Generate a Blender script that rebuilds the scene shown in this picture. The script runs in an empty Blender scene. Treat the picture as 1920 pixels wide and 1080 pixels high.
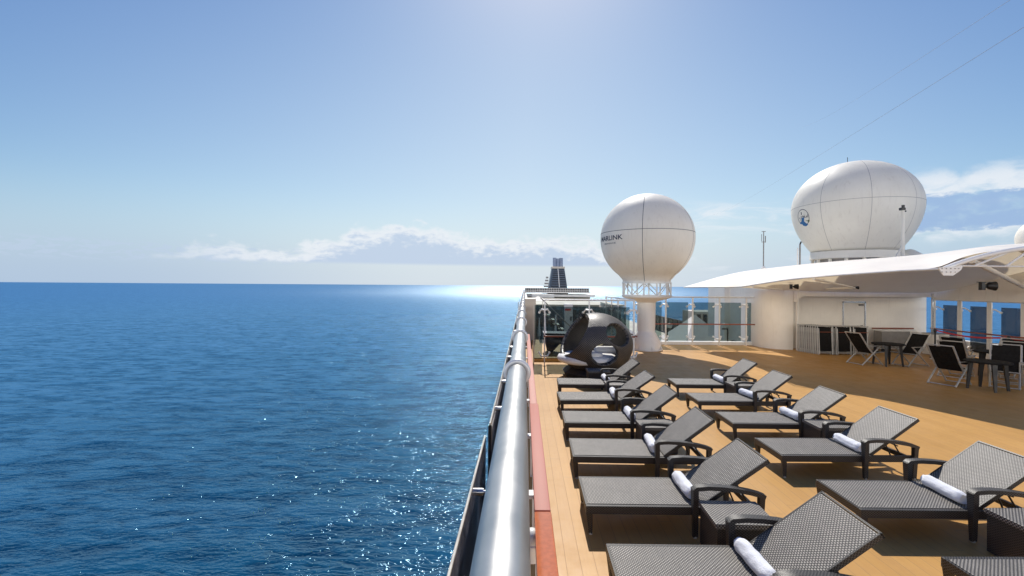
import bpy, bmesh, math, random
from mathutils import Vector, Matrix, noise
random.seed(7)
S = bpy.context.scene
COL = S.collection
R = math.radians
PI = math.pi
SUN_EL, SUN_AZ = 46.0, 2.0        # azimuth measured from +Y (aft) towards +X

# ------------------------------------------------------------------ node helpers
class NT:
    def __init__(s, nt): s.nt = nt; s.n = nt.nodes; s.l = nt.links
    def new(s, t, **kw):
        o = s.n.new(t)
        for k, v in kw.items(): setattr(o, k, v)
        return o
    def put(s, sock, v):
        if hasattr(v, 'is_linked') or isinstance(v, bpy.types.NodeSocket): s.l.new(v, sock)
        elif v is not None:
            try: sock.default_value = v
            except Exception:
                sock.default_value = (*v, 1.0)
    def m(s, op, a, b=None, c=None, clamp=False):
        o = s.new('ShaderNodeMath', operation=op); o.use_clamp = clamp
        s.put(o.inputs[0], a)
        if b is not None: s.put(o.inputs[1], b)
        if c is not None: s.put(o.inputs[2], c)
        return o.outputs[0]
    def ss(s, x, a, b):
        o = s.new('ShaderNodeMapRange', interpolation_type='SMOOTHSTEP')
        s.put(o.inputs[0], x); o.inputs[1].default_value = a; o.inputs[2].default_value = b
        o.inputs[3].default_value = 0; o.inputs[4].default_value = 1
        return o.outputs[0]
    def rng(s, x, a, b, c, d):
        o = s.new('ShaderNodeMapRange')
        s.put(o.inputs[0], x)
        for i, v in enumerate((a, b, c, d)): o.inputs[i+1].default_value = v
        return o.outputs[0]
    def mix(s, f, a, b, blend='MIX'):
        o = s.new('ShaderNodeMix', data_type='RGBA', blend_type=blend)
        s.put(o.inputs[0], f); s.put(o.inputs[6], a); s.put(o.inputs[7], b)
        return o.outputs[2]
    def noise(s, vec, scale, detail=3, rough=.5, dist=0):
        o = s.new('ShaderNodeTexNoise')
        if vec is not None: s.put(o.inputs['Vector'], vec)
        o.inputs['Scale'].default_value = scale; o.inputs['Detail'].default_value = detail
        o.inputs['Roughness'].default_value = rough; o.inputs['Distortion'].default_value = dist
        return o.outputs['Fac']
    def vmul(s, vec, k):
        o = s.new('ShaderNodeVectorMath', operation='MULTIPLY'); s.put(o.inputs[0], vec); o.inputs[1].default_value = k
        return o.outputs[0]
    def xyz(s, vec):
        o = s.new('ShaderNodeSeparateXYZ'); s.put(o.inputs[0], vec); return o.outputs
    def comb(s, x, y, z=0.0):
        o = s.new('ShaderNodeCombineXYZ'); s.put(o.inputs[0], x); s.put(o.inputs[1], y); s.put(o.inputs[2], z); return o.outputs[0]

def c4(c): return (c[0], c[1], c[2], 1.0)

def mat(name, col, rough=.5, metal=0.0, var=0.0, vscale=3.0, bump=0.0, bscale=40.0, spec=None, grime=0.0):
    M = bpy.data.materials.new(name); M.use_nodes = True
    t = NT(M.node_tree); b = t.n['Principled BSDF']
    tc = t.new('ShaderNodeTexCoord').outputs['Object']
    b.inputs['Roughness'].default_value = rough; b.inputs['Metallic'].default_value = metal
    if spec is not None: b.inputs['Specular IOR Level'].default_value = spec
    base = c4(col)
    if var > 0:
        n = t.noise(tc, vscale, 4, .6)
        base = t.mix(t.ss(n, .3, .7), c4([x*(1-var) for x in col]), c4([min(1, x*(1+var*.6)) for x in col]))
        t.l.new(t.rng(t.noise(tc, vscale*2.3, 3), .3, .7, rough*.8, min(1, rough*1.2)), b.inputs['Roughness'])
    if grime > 0:
        p = t.xyz(tc)
        g = t.noise(t.comb(t.m('MULTIPLY', p[0], 6.0), t.m('MULTIPLY', p[1], 6.0), t.m('MULTIPLY', p[2], .6)), 1.6, 4, .65)
        base = t.mix(t.m('MULTIPLY', t.ss(g, .52, .78), grime), base, c4((.32, .25, .18)))
    t.put(b.inputs['Base Color'], base)
    if bump > 0:
        bn = t.new('ShaderNodeBump'); bn.inputs['Strength'].default_value = bump; bn.inputs['Distance'].default_value = .01
        t.l.new(t.noise(tc, bscale, 3, .6), bn.inputs['Height']); t.l.new(bn.outputs[0], b.inputs['Normal'])
    return M

def weave_mat(name, dark, light, pu=.040, pv=.021, rough=.42):
    M = bpy.data.materials.new(name); M.use_nodes = True
    t = NT(M.node_tree); b = t.n['Principled BSDF']
    uv = t.xyz(t.new('ShaderNodeUVMap').outputs[0])
    row = t.m('FLOOR', t.m('DIVIDE', uv[1], pv))
    par = t.m('MULTIPLY', row, .5)
    fu = t.m('FRACT', t.m('ADD', t.m('DIVIDE', uv[0], pu), par))
    fv = t.m('FRACT', t.m('DIVIDE', uv[1], pv))
    a = t.m('SINE', t.m('MULTIPLY', fu, PI))
    a = t.ss(a, .38, .85)
    v = t.ss(t.m('SINE', t.m('MULTIPLY', fv, PI)), .18, .75)
    h = t.m('MULTIPLY', a, v)
    tc = t.new('ShaderNodeTexCoord').outputs['Object']
    n = t.noise(tc, 5, 4, .6)
    oi = t.new('ShaderNodeObjectInfo').outputs['Random']
    fade = t.m('ADD', t.m('MULTIPLY', n, .8), t.m('ADD', .55, t.m('MULTIPLY', oi, .15)))
    lc = t.mix(1.0, c4(light), t.comb(fade, fade, fade), 'MULTIPLY')
    strand = t.ss(t.noise(t.comb(t.m('MULTIPLY', uv[0], 9.0), t.m('MULTIPLY', uv[1], 1/pv), 0.0), 1.0, 2), .35, .7)
    lc = t.mix(t.m('MULTIPLY', strand, .35), lc, c4([x*.45 for x in light]))
    t.put(b.inputs['Base Color'], t.mix(h, c4(dark), lc))
    b.inputs['Roughness'].default_value = rough
    bn = t.new('ShaderNodeBump'); bn.inputs['Strength'].default_value = .8; bn.inputs['Distance'].default_value = .006
    t.l.new(h, bn.inputs['Height']); t.l.new(bn.outputs[0], b.inputs['Normal'])
    return M

def glass_mat(name, tint, refl=.12, rough=.03, dirt=.05, body=(.5,.52,.5)):
    M = bpy.data.materials.new(name); M.use_nodes = True
    t = NT(M.node_tree); t.n.remove(t.n['Principled BSDF']); out = t.n['Material Output']
    tr = t.new('ShaderNodeBsdfTransparent'); tr.inputs[0].default_value = c4(tint)
    gl = t.new('ShaderNodeBsdfGlossy'); gl.inputs['Roughness'].default_value = rough
    df = t.new('ShaderNodeBsdfDiffuse'); df.inputs[0].default_value = c4(body)
    fr = t.new('ShaderNodeFresnel'); fr.inputs[0].default_value = 1.5
    m1 = t.new('ShaderNodeMixShader'); m2 = t.new('ShaderNodeMixShader')
    tc = t.new('ShaderNodeTexCoord').outputs['Object']
    d = t.m('MULTIPLY', t.ss(t.noise(tc, 4, 5, .7), .25, .8), dirt*2)
    t.l.new(d, m1.inputs[0]); t.l.new(tr.outputs[0], m1.inputs[1]); t.l.new(df.outputs[0], m1.inputs[2])
    t.l.new(t.m('MULTIPLY', fr.outputs[0], refl/.04*.33), m2.inputs[0])
    t.l.new(m1.outputs[0], m2.inputs[1]); t.l.new(gl.outputs[0], m2.inputs[2])
    t.l.new(m2.outputs[0], out.inputs[0])
    return M

# ------------------------------------------------------------------ materials
M = {}
M['white'] = mat('white_paint', (.84, .82, .78), .38, var=.05, vscale=1.5, grime=.10)
M['wall'] = mat('wall_paint', (.93, .89, .82), .45, var=.06, vscale=.8, grime=.12, bump=.08, bscale=8)
M['dome'] = mat('dome_gelcoat', (.82, .785, .70), .55, var=.05, vscale=.9, grime=.22)
M['frame_white'] = mat('frame_white', (.76, .75, .72), .35, var=.08, vscale=6, metal=.2)
M['canvas'] = mat('canvas_membrane', (.93, .90, .83), .6, var=.05, vscale=.7, bump=.1, bscale=3, grime=.08)
M['seam'] = mat('dark_seam', (.10, .10, .11), .7)
M['seam_light'] = mat('pale_seam', (.42, .40, .37), .7)
M['black'] = mat('black_metal', (.012, .012, .014), .4, var=.2)
M['plastic_black'] = mat('black_textile', (.010, .009, .009), .75, spec=.2, var=.3, vscale=9, bump=.2, bscale=220)
M['navy'] = mat('navy_cover', (.012, .022, .065), .55, var=.4, vscale=4, bump=.3, bscale=6)
M['teak'] = mat('varnished_teak', (.48, .12, .032), .2, var=.12, vscale=30, bump=.05, bscale=30)
M['teak_red'] = mat('faded_red_rail', (.40, .095, .058), .6)
M['teak_line'] = mat('teak_handrail', (.30, .08, .04), .4, var=.2)
M['towel'] = mat('white_towel', (.84, .85, .88), .95, var=.03, bump=.9, bscale=90)
M['cushion'] = mat('white_cushion', (.80, .79, .77), .85, var=.05, bump=.3, bscale=12)
M['steel_grey'] = mat('grey_panel', (.26, .25, .24), .5, var=.12, vscale=5)
M['chrome'] = mat('polished_steel', (.72, .72, .72), .22, metal=1.0, var=.08, vscale=9)
M['red'] = mat('red_belt', (.55, .03, .03), .5)
M['ink'] = mat('black_ink', (.03, .04, .07), .6)
M['blue_ink'] = mat('blue_ink', (.02, .13, .32), .5)
M['green_ink'] = mat('green_ink', (.08, .12, .05), .5)
M['funnel'] = mat('funnel_blue', (.060, .090, .125), .45, var=.15, vscale=.4)
M['funnel_dark'] = mat('funnel_dark', (.022, .034, .048), .5)
M['exhaust'] = mat('exhaust_grey', (.26, .32, .44), .4, var=.2, vscale=.6)
M['cream'] = mat('cream_wall', (.62, .55, .45), .55, var=.12, vscale=.5)
M['darkglass'] = mat('dark_glazing', (.015, .022, .028), .15)
M['bluedeck'] = mat('blue_glazing', (.07, .13, .16), .4, var=.9, vscale=2.2)
M['globe'] = mat('opal_globe', (.75, .75, .70), .3)
M['lowdeck'] = mat('lower_deck_grey', (.25, .26, .20), .6, var=.35, vscale=.35)
M['hull'] = mat('hull_white', (.55, .56, .58), .4, var=.08, vscale=.3)
M['aft_dark'] = mat('aft_dark', (.07, .06, .06), .6, var=.6, vscale=1.5)
M['bulwark'] = mat('grey_plate', (.42, .41, .43), .35, var=.25, vscale=2.5, bump=.2, bscale=60)  # tone of the plate that stands in for the grey of tinted glass
M['edge'] = mat('edge_trim_beige', (.33, .31, .27), .4, var=.3, vscale=9)
M['chair_frame'] = mat('chair_frame_alu', (.50, .49, .47), .38, metal=.45, var=.12, vscale=7)
M['foot'] = mat('foot_cap', (.45, .42, .38), .5)
M['weave'] = weave_mat('wicker_weave', (.030, .027, .024), (.40, .365, .32), .030, .016, rough=.55)
M['weave_dark'] = weave_mat('dark_wicker', (.010, .009, .009), (.085, .076, .068), .03, .012, .45)
M['weave_pod'] = weave_mat('pod_wicker', (.012, .011, .010), (.15, .13, .112), .06, .034, .40)
M['glass'] = glass_mat('tinted_glass', (.55, .62, .62), .05, .04, .03, (.35, .37, .33))
M['glass_side'] = glass_mat('side_glass', (.44, .47, .49), .05, .04, .07, (.35, .37, .36))
M['glass_out'] = glass_mat('outboard_glass', (.42, .43, .46), .10, .06, .36, (.40, .39, .42))

def add_translucent(Mx, fac, col):
    t = NT(Mx.node_tree); b = t.n['Principled BSDF']; out = t.n['Material Output']
    tl = t.new('ShaderNodeBsdfTranslucent'); tl.inputs[0].default_value = c4(col)
    mx = t.new('ShaderNodeMixShader'); mx.inputs[0].default_value = fac
    t.l.new(b.outputs[0], mx.inputs[1]); t.l.new(tl.outputs[0], mx.inputs[2]); t.l.new(mx.outputs[0], out.inputs[0])
add_translucent(M['canvas'], .24, (.98, .84, .60))
add_translucent(M['dome'], .12, (.95, .88, .76))
# galvanised tube: brushed metal, weathered
def tube_mat():
    Mx = bpy.data.materials.new('brushed_tube'); Mx.use_nodes = True
    t = NT(Mx.node_tree); b = t.n['Principled BSDF']
    tc = t.new('ShaderNodeTexCoord').outputs['Object']; p = t.xyz(tc)
    n1 = t.noise(tc, 2.2, 5, .65); n2 = t.noise(t.comb(t.m('MULTIPLY', p[0], 30.0), t.m('MULTIPLY', p[1], 1.2), t.m('MULTIPLY', p[2], 30.0)), 1.0, 3)
    b.inputs['Metallic'].default_value = .85
    t.put(b.inputs['Base Color'], t.mix(t.ss(n1, .3, .7), c4((.40, .395, .38)), c4((.50, .49, .47))))
    t.l.new(t.m('ADD', t.m('MULTIPLY', n2, .16), t.m('ADD', .17, t.m('MULTIPLY', n1, .25))), b.inputs['Roughness'])
    bn = t.new('ShaderNodeBump'); bn.inputs['Strength'].default_value = .05; bn.inputs['Distance'].default_value = .002
    t.l.new(t.m('ADD', n2, t.m('MULTIPLY', n1, 2.0)), bn.inputs['Height']); t.l.new(bn.outputs[0], b.inputs['Normal'])
    return Mx
M['tube'] = tube_mat()

def deck_mat():
    Mx = bpy.data.materials.new('tan_deck_planking'); Mx.use_nodes = True
    t = NT(Mx.node_tree); b = t.n['Principled BSDF']
    tc = t.new('ShaderNodeTexCoord').outputs['Object']; p = t.xyz(tc)
    pitch = .137
    u = t.m('DIVIDE', p[0], pitch)
    row = t.m('FLOOR', u); f = t.m('FRACT', u)
    d = t.m('MINIMUM', f, t.m('SUBTRACT', 1.0, f))
    line = t.m('SUBTRACT', 1.0, t.ss(d, .008, .028))
    wn = t.new('ShaderNodeTexWhiteNoise', noise_dimensions='1D'); t.l.new(row, wn.inputs['W'])
    off = t.m('MULTIPLY', wn.outputs['Value'], 3.1)
    yy = t.m('FRACT', t.m('DIVIDE', t.m('ADD', p[1], off), 3.1))
    butt = t.m('SUBTRACT', 1.0, t.ss(t.m('MINIMUM', yy, t.m('SUBTRACT', 1.0, yy)), .0006, .0016))
    line = t.m('MAXIMUM', line, butt)
    grain = t.noise(t.comb(t.m('MULTIPLY', p[0], 26.0), t.m('MULTIPLY', p[1], 1.8), 0.0), 1.0, 4, .65)
    big = t.noise(tc, .45, 5, .6); sp = t.noise(tc, 2.6, 5, .7)
    base = t.mix(t.ss(big, .3, .7), c4((.505, .278, .082)), c4((.585, .330, .105)))
    base = t.mix(t.m('MULTIPLY', t.ss(grain, .3, .75), .25), base, c4((.42, .20, .065)))
    base = t.mix(t.m('MULTIPLY', t.ss(sp, .5, .8), .28), base, c4((.37, .20, .085)))
    base = t.mix(t.m('MULTIPLY', t.m('SUBTRACT', wn.outputs['Value'], .35), .30), base, c4((.34, .17, .06)))
    base = t.mix(t.m('MULTIPLY', line, .52), base, c4((.20, .12, .06)))
    t.put(b.inputs['Base Color'], base)
    t.l.new(t.rng(sp, .3, .8, .36, .6), b.inputs['Roughness'])
    b.inputs['Specular IOR Level'].default_value = .22
    bn = t.new('ShaderNodeBump'); bn.inputs['Strength'].default_value = .25; bn.inputs['Distance'].default_value = .003
    t.l.new(t.m('SUBTRACT', t.m('MULTIPLY', grain, .5), line), bn.inputs['Height']); t.l.new(bn.outputs[0], b.inputs['Normal'])
    return Mx
M['deck'] = deck_mat()

def sea_mat():
    Mx = bpy.data.materials.new('sea_water'); Mx.use_nodes = True
    t = NT(Mx.node_tree); t.n.remove(t.n['Principled BSDF']); out = t.n['Material Output']
    pos = t.new('ShaderNodeNewGeometry').outputs['Position']; p = t.xyz(pos)
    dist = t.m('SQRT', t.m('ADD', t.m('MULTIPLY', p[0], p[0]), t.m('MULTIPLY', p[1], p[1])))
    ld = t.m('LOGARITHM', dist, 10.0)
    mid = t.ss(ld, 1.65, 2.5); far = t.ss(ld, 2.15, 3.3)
    v = t.comb(t.m('MULTIPLY', p[0], .45), p[1])
    w1 = t.noise(v, .13, 3, .5, .3); w2 = t.noise(v, .55, 3, .58, .5); w3 = t.noise(v, 1.9, 2.0, .55, .2)
    h = t.m('ADD', t.m('MULTIPLY', w1, 1.7), t.m('ADD', t.m('MULTIPLY', w2, 1.0), t.m('MULTIPLY', w3, .40)))
    bn = t.new('ShaderNodeBump'); bn.inputs['Distance'].default_value = 1.0
    t.l.new(t.rng(far, 0, 1, .95, .5), bn.inputs['Strength']); t.l.new(h, bn.inputs['Height'])
    patch = t.noise(t.comb(t.m('MULTIPLY', p[0], .0006), t.m('MULTIPLY', p[1], .0030)), 1.0, 4, .55)
    streak = t.noise(t.comb(t.m('MULTIPLY', p[0], .004), t.m('MULTIPLY', p[1], .03)), 1.0, 3, .5)
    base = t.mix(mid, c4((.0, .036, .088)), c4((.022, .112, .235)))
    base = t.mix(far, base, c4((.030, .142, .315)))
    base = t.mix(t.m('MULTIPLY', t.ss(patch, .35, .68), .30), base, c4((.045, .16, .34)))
    base = t.mix(t.m('MULTIPLY', t.ss(streak, .45, .7), .14), base, c4((.05, .17, .35)))
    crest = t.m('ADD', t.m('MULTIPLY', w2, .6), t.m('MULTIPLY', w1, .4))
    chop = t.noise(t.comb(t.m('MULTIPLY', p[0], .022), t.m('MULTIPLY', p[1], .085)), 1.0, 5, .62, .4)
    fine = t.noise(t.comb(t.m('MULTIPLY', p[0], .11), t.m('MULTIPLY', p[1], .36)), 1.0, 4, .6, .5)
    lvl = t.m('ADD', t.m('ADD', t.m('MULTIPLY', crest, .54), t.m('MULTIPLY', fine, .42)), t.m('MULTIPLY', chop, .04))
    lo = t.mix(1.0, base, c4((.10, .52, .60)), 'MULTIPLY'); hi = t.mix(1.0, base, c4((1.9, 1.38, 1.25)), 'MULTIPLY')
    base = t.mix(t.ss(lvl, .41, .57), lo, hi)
    df = t.new('ShaderNodeBsdfDiffuse'); t.put(df.inputs['Color'], base)
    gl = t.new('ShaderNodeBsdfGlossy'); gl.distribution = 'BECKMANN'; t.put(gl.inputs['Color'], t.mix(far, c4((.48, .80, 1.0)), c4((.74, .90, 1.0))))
    t.l.new(t.rng(far, 0, 1, .11, .47), gl.inputs['Roughness']); t.l.new(bn.outputs[0], gl.inputs['Normal'])
    fr = t.new('ShaderNodeFresnel'); fr.inputs[0].default_value = 1.33; t.l.new(bn.outputs[0], fr.inputs['Normal'])
    f = t.m('MINIMUM', t.m('MULTIPLY', fr.outputs[0], t.m('MULTIPLY', t.rng(mid, 0, 1, .95, 1.0), t.m('ADD', .55, t.m('MULTIPLY', lvl, .9)))), .30)
    mx = t.new('ShaderNodeMixShader'); t.l.new(f, mx.inputs[0]); t.l.new(df.outputs[0], mx.inputs[1]); t.l.new(gl.outputs[0], mx.inputs[2])
    t.l.new(mx.outputs[0], out.inputs[0])
    return Mx
M['sea'] = sea_mat()

# ------------------------------------------------------------------ mesh builder
class MB:
    def __init__(s): s.v = []; s.f = []
    def add(s, vs, fs):
        o = len(s.v); s.v += [tuple(v) for v in vs]; s.f += [tuple(i+o for i in f) for f in fs]; return s
    def box(s, c, d, rot=None, bev=0.0):
        bm = bmesh.new(); bmesh.ops.create_cube(bm, size=1)
        for v in bm.verts: v.co = Vector((v.co.x*d[0], v.co.y*d[1], v.co.z*d[2]))
        if bev > 0: bmesh.ops.bevel(bm, geom=bm.edges[:], offset=bev, segments=2, affect='EDGES', profile=.6)
        mt = Matrix.Translation(c) @ (rot.to_4x4() if rot is not None else Matrix.Identity(4))
        bm.transform(mt); bm.verts.ensure_lookup_table()
        r = s.add([v.co[:] for v in bm.verts], [[v.index for v in f.verts] for f in bm.faces]); bm.free(); return r
    def bar(s, p0, p1, w, h, up=(0,0,1), w1=None, h1=None):
        p0, p1 = Vector(p0), Vector(p1); z = (p1-p0).normalized(); x = Vector(up).cross(z)
        if x.length < 1e-4: x = Vector((1,0,0))
        x.normalize(); y = z.cross(x); w1 = w if w1 is None else w1; h1 = h if h1 is None else h1
        vs = []
        for p, a, b in ((p0, w, h), (p1, w1, h1)):
            for sx, sy in ((-1,-1),(1,-1),(1,1),(-1,1)): vs.append(p + x*sx*a/2 + y*sy*b/2)
        return s.add(vs, [(3,2,1,0),(4,5,6,7),(0,1,5,4),(1,2,6,5),(2,3,7,6),(3,0,4,7)])
    def tube(s, pts, r, n=12, caps=True):
        pts = [Vector(p) for p in pts]; rs = r if isinstance(r, (list, tuple)) else [r]*len(pts)
        vs = []; fs = []; px = None
        for i, p in enumerate(pts):
            d = (pts[min(i+1, len(pts)-1)] - pts[max(i-1, 0)]).normalized()
            if px is None:
                a = Vector((0,0,1)) if abs(d.z) < .9 else Vector((1,0,0)); x = a.cross(d).normalized()
            else: x = (px - d*px.dot(d)).normalized()
            px = x; y = d.cross(x)
            for k in range(n):
                an = 2*PI*k/n; vs.append(p + (x*math.cos(an) + y*math.sin(an))*rs[i])
        for i in range(len(pts)-1):
            for k in range(n):
                fs.append((i*n+k, i*n+(k+1)%n, (i+1)*n+(k+1)%n, (i+1)*n+k))
        if caps: fs.append(tuple(range(n-1, -1, -1))); fs.append(tuple((len(pts)-1)*n+k for k in range(n)))
        return s.add(vs, fs)
    def strip(s, pts, w, th, up):            # rectangular section swept along a path, width w across 'up' x dir
        pts = [Vector(p) for p in pts]; vs = []; n = len(pts); side = Vector(up)
        for i, p in enumerate(pts):
            d = (pts[min(i+1, n-1)] - pts[max(i-1, 0)]).normalized(); nn = d.cross(side).normalized()
            tt = th[i] if isinstance(th, (list, tuple)) else th
            for a, b in ((-1,-1),(1,-1),(1,1),(-1,1)): vs.append(p + side*a*w/2 + nn*b*tt/2)
        fs = [(0,1,2,3), tuple(4*(n-1)+k for k in (3,2,1,0))]
        for i in range(n-1):
            for k in range(4): fs.append((i*4+k, (i+1)*4+k, (i+1)*4+(k+1)%4, i*4+(k+1)%4))
        return s.add(vs, fs)
    def lathe(s, prof, c=(0,0,0), n=48, caps=True, ang0=0.0):
        vs = []; fs = []
        for r, z in prof:
            for k in range(n):
                a = 2*PI*k/n + ang0; vs.append((c[0]+r*math.cos(a), c[1]+r*math.sin(a), c[2]+z))
        for i in range(len(prof)-1):
            for k in range(n): fs.append((i*n+k, i*n+(k+1)%n, (i+1)*n+(k+1)%n, (i+1)*n+k))
        if caps:
            fs.append(tuple(range(n-1, -1, -1))); fs.append(tuple((len(prof)-1)*n+k for k in range(n)))
        return s.add(vs, fs)
    def build(s, name, m, parent=None, loc=(0,0,0), smooth=False, angle=35, label=None, subs=0, solid=0.0):
        me = bpy.data.meshes.new(name); me.from_pydata(s.v, [], s.f); me.update()
        bm = bmesh.new(); bm.from_mesh(me)
        bmesh.ops.recalc_face_normals(bm, faces=bm.faces[:])
        uvl = bm.loops.layers.uv.new('UVMap')
        for f in bm.faces:
            n = f.normal; ax = max(range(3), key=lambda i: abs(n[i]))
            for l in f.loops:
                co = l.vert.co
                if ax == 2: l[uvl].uv = (co.y, co.x)
                elif ax == 1: l[uvl].uv = (co.x, co.z)
                else: l[uvl].uv = (co.y, co.z)
        bm.to_mesh(me); bm.free()
        o = bpy.data.objects.new(name, me); COL.objects.link(o); o.location = loc
        if parent is not None: o.parent = parent
        me.materials.append(m)
        if smooth:
            for p in me.polygons: p.use_smooth = True
            try:
                me.set_sharp_from_angle(angle=R(angle))
            except Exception: pass
        if subs:
            md = o.modifiers.new('sub', 'SUBSURF'); md.levels = subs; md.render_levels = subs
        if solid:
            md = o.modifiers.new('sol', 'SOLIDIFY'); md.thickness = solid; md.offset = 0
        if label: o['label'] = label
        return o

def thing(name, label, cat, loc=(0,0,0), rz=0.0, group=None):
    o = bpy.data.objects.new(name, None); COL.objects.link(o); o.empty_display_size = .1
    o.location = loc; o.rotation_euler = (0, 0, rz); o['label'] = label; o['category'] = cat
    if group: o['group'] = group
    return o
def tag(o, label, cat, group=None):
    o['label'] = label; o['category'] = cat
    if group: o['group'] = group
    return o
def struct(o): o['kind'] = 'structure'; return o
KIDS = {}
def kids(root): return [o for o in COL.objects if o.parent == root]
def dup(root, loc, rz=None, label=None, group=None):
    def rec(o, parent):
        c = o.copy(); COL.objects.link(c)
        if parent is not None: c.parent = parent; c.matrix_parent_inverse = o.matrix_parent_inverse.copy()
        for ch in kids(o): rec(ch, c)
        return c
    r = rec(root, None); r.location = loc
    if rz is not None: r.rotation_euler = (0, 0, rz)
    if label: r['label'] = label
    if group: r['group'] = group
    return r

# ================================================================== SETTING
SEA_Z = -28.0
me = MB()
ring = [(30, 0), (120, 0), (600, 0), (4000, 0), (60000, 0)]
n = 64; vs = [(0,0,0)]; fs = []
for r, _ in ring:
    for k in range(n): vs.append((r*math.cos(2*PI*k/n), r*math.sin(2*PI*k/n), 0))
for k in range(n): fs.append((0, 1+k, 1+(k+1)%n))
for i in range(len(ring)-1):
    for k in range(n): fs.append((1+i*n+k, 1+(i+1)*n+k, 1+(i+1)*n+(k+1)%n, 1+i*n+(k+1)%n))
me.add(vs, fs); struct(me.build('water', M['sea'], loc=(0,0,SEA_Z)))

BX0, BX1 = -.34, 17.3
d = MB().box(((BX0+BX1)/2, 8.45, -.06), (BX1-BX0, 24.9, .12)); struct(d.build('deck', M['deck']))
h = MB()
hull = [(BX0, -8), (BX1, -8), (BX1, 118), (BX0, 118)]
h.box(((BX0+BX1)/2, 55, -15.6), (BX1-BX0-.02, 126, 25.2))
h.box(((BX0+BX1)/2, 6.0, -1.56), (BX1-BX0-.02, 29.8, 2.86)); struct(h.build('ship_hull', M['hull']))
struct(MB().box(((BX0+BX1)/2, 69, -2.97), (BX1-BX0-.3, 94, .05)).build('lower_deck', M['lowdeck']))
# raised step beyond the port screen
st = MB(); st.box((1.8, 18.15, .07), (2.9, 5.2, .14), bev=.01); struct(st.build('deck_platform', M['deck']))

# ================================================================== WIND RAIL TUBE (port side)
TX, TZ, TR = -.075, 1.6, .105
rail = thing('pipe_rail', 'long fat brushed metal pipe rail running the length of the port side', 'pipe rail', (TX, 0, 0))
MB().tube([(0, y, TZ) for y in (-1.5, 2, 5.23, 12, 30, 70, 108)], TR, 64).build('pipe', M['tube'], rail, smooth=True)
cm = MB()
prof = []
for k in range(17):
    a = 2*PI*k/16; prof.append((.128+.030*math.cos(a), .030*math.sin(a)))
cm.lathe(prof, n=56, caps=False)
col0 = cm.build('collar', M['frame_white'], rail, loc=(0, 5.23, TZ), smooth=True, angle=80); col0.rotation_euler = (R(90), 0, 0)
for k in range(1, 26):
    c = col0.copy(); COL.objects.link(c); c.location = (0, 5.23+3.58*k, TZ)
pm = MB(); pm.bar((0,0,0), (0,0,TZ-.09), .07, .05); pm.box((0,0,.01), (.16,.16,.02))
p0 = pm.build('post', M['white'], rail, loc=(0, 2.45, 0))
for k in range(1, 16):
    c = p0.copy(); COL.objects.link(c); c.location = (0, 2.45+1.79*k, 0)
bm_ = MB(); bm_.bar((.06,0,0), (.20,0,0), .09, .03)
b0 = bm_.build('bracket', M['white'], rail, loc=(0, 3.42, 1.03))
for y in (4.75, 6.2, 8.0, 9.8, 11.6, 13.4):
    c = b0.copy(); COL.objects.link(c); c.location = (0, y, 1.03)

# outboard glass: one thing per pane
k = 0
for i in range(14):
    y0 = -1.2+5.05 + 3.58*(i-1) if i else -1.0
    y1 = 3.80 if i == 0 else y0+3.50
    x = -.318 if i == 0 else -.285; zt = 1.33 if i == 0 else 1.40
    if i: y0 = 3.90+3.58*(i-1); y1 = y0+3.50
    w = thing('glass_screen', 'ph', 'glass panel', (x, y0, 0), group='outboard glass panels along the pipe rail')
    w['label'] = ('nearest grey glass panel outboard of the pipe rail, with pale metal top edge' if i == 0 else
                  'second grey glass panel outboard of the pipe rail, starting at a dark upright edge' if i == 1 else
                  'grey glass panel in the receding row along the far part of the pipe rail')
    L = y1-y0
    MB().box((0, L/2, (zt+.1)/2), (.014, L, zt-.1)).build('pane', M['glass_out'], w)
    MB().box((0, L/2, zt+.012), (.014, L, .016), bev=.003).build('top_edge', M['edge'], w)
    MB().box((0, 0.012, zt/2), (.03, .024, zt)).build('edge_trim', M['black'], w)
    for f in (.32, .72):
        yy = L*f if i else (2.15+1.0 if f < .5 else 4.15)
        MB().tube([(0.005, yy, zt-.16), (.045, yy, zt-.16), (.046, yy, zt-.16), (.13, yy, zt-.16)], [.026, .026, .012, .012], 14).build('standoff', M['chrome'], w, smooth=True)

tag(MB().box((-.245, 54, .60), (.012, 111.6, 1.20)).build('bulwark', M['bulwark']), 'long grey plate added inside the outboard glass to give it a grey tone', 'bulwark')  # plate added inboard of the glass so that its panels read grey
# teak handrail
hr = thing('handrail', 'flat red painted wooden handrail beside the pipe rail, varnished orange at its near end', 'handrail', (.137, 0, 0))
MB().box((0, 1.03, 1.035), (.118, 4.14, .06), bev=.014).build('near_rail', M['teak'], hr, smooth=True, label='glossy orange varnished near end of the handrail')
MB().box((0, 4.53, 1.035), (.112, 2.82, .055), bev=.01).build('rail', M['teak_red'], hr, smooth=True)
MB().box((-.006, 10.2, 1.035), (.098, 8.5, .05), bev=.01).build('rail', M['teak_red'], hr, smooth=True)
ps = MB().bar((0,0,0), (0,0,1.008), .035, .035).build('stanchion', M['white'], hr, loc=(-.02, 1.9, 0))
for y in (3.42, 4.75, 6.2, 8.0, 9.8, 11.6, 13.4):
    c = ps.copy(); COL.objects.link(c); c.location = (-.02, y, 0)
lamp = thing('deck_light', 'small round white deck light between the pipe and the varnished handrail', 'deck light', (.060, 2.90, .99))
lamp.scale = (1.1, 1.1, 1.1)
MB().lathe([(.012,-.13),(.05,-.12),(.052,-.05),(.066,-.045),(.066,-.02),(.058,-.015)], n=28).build('housing', M['white'], lamp, smooth=True)
MB().lathe([(.055,-.018),(.056,.01),(.046,.034),(.026,.05),(.006,.055)], n=28).build('lens', M['globe'], lamp, smooth=True)

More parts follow.
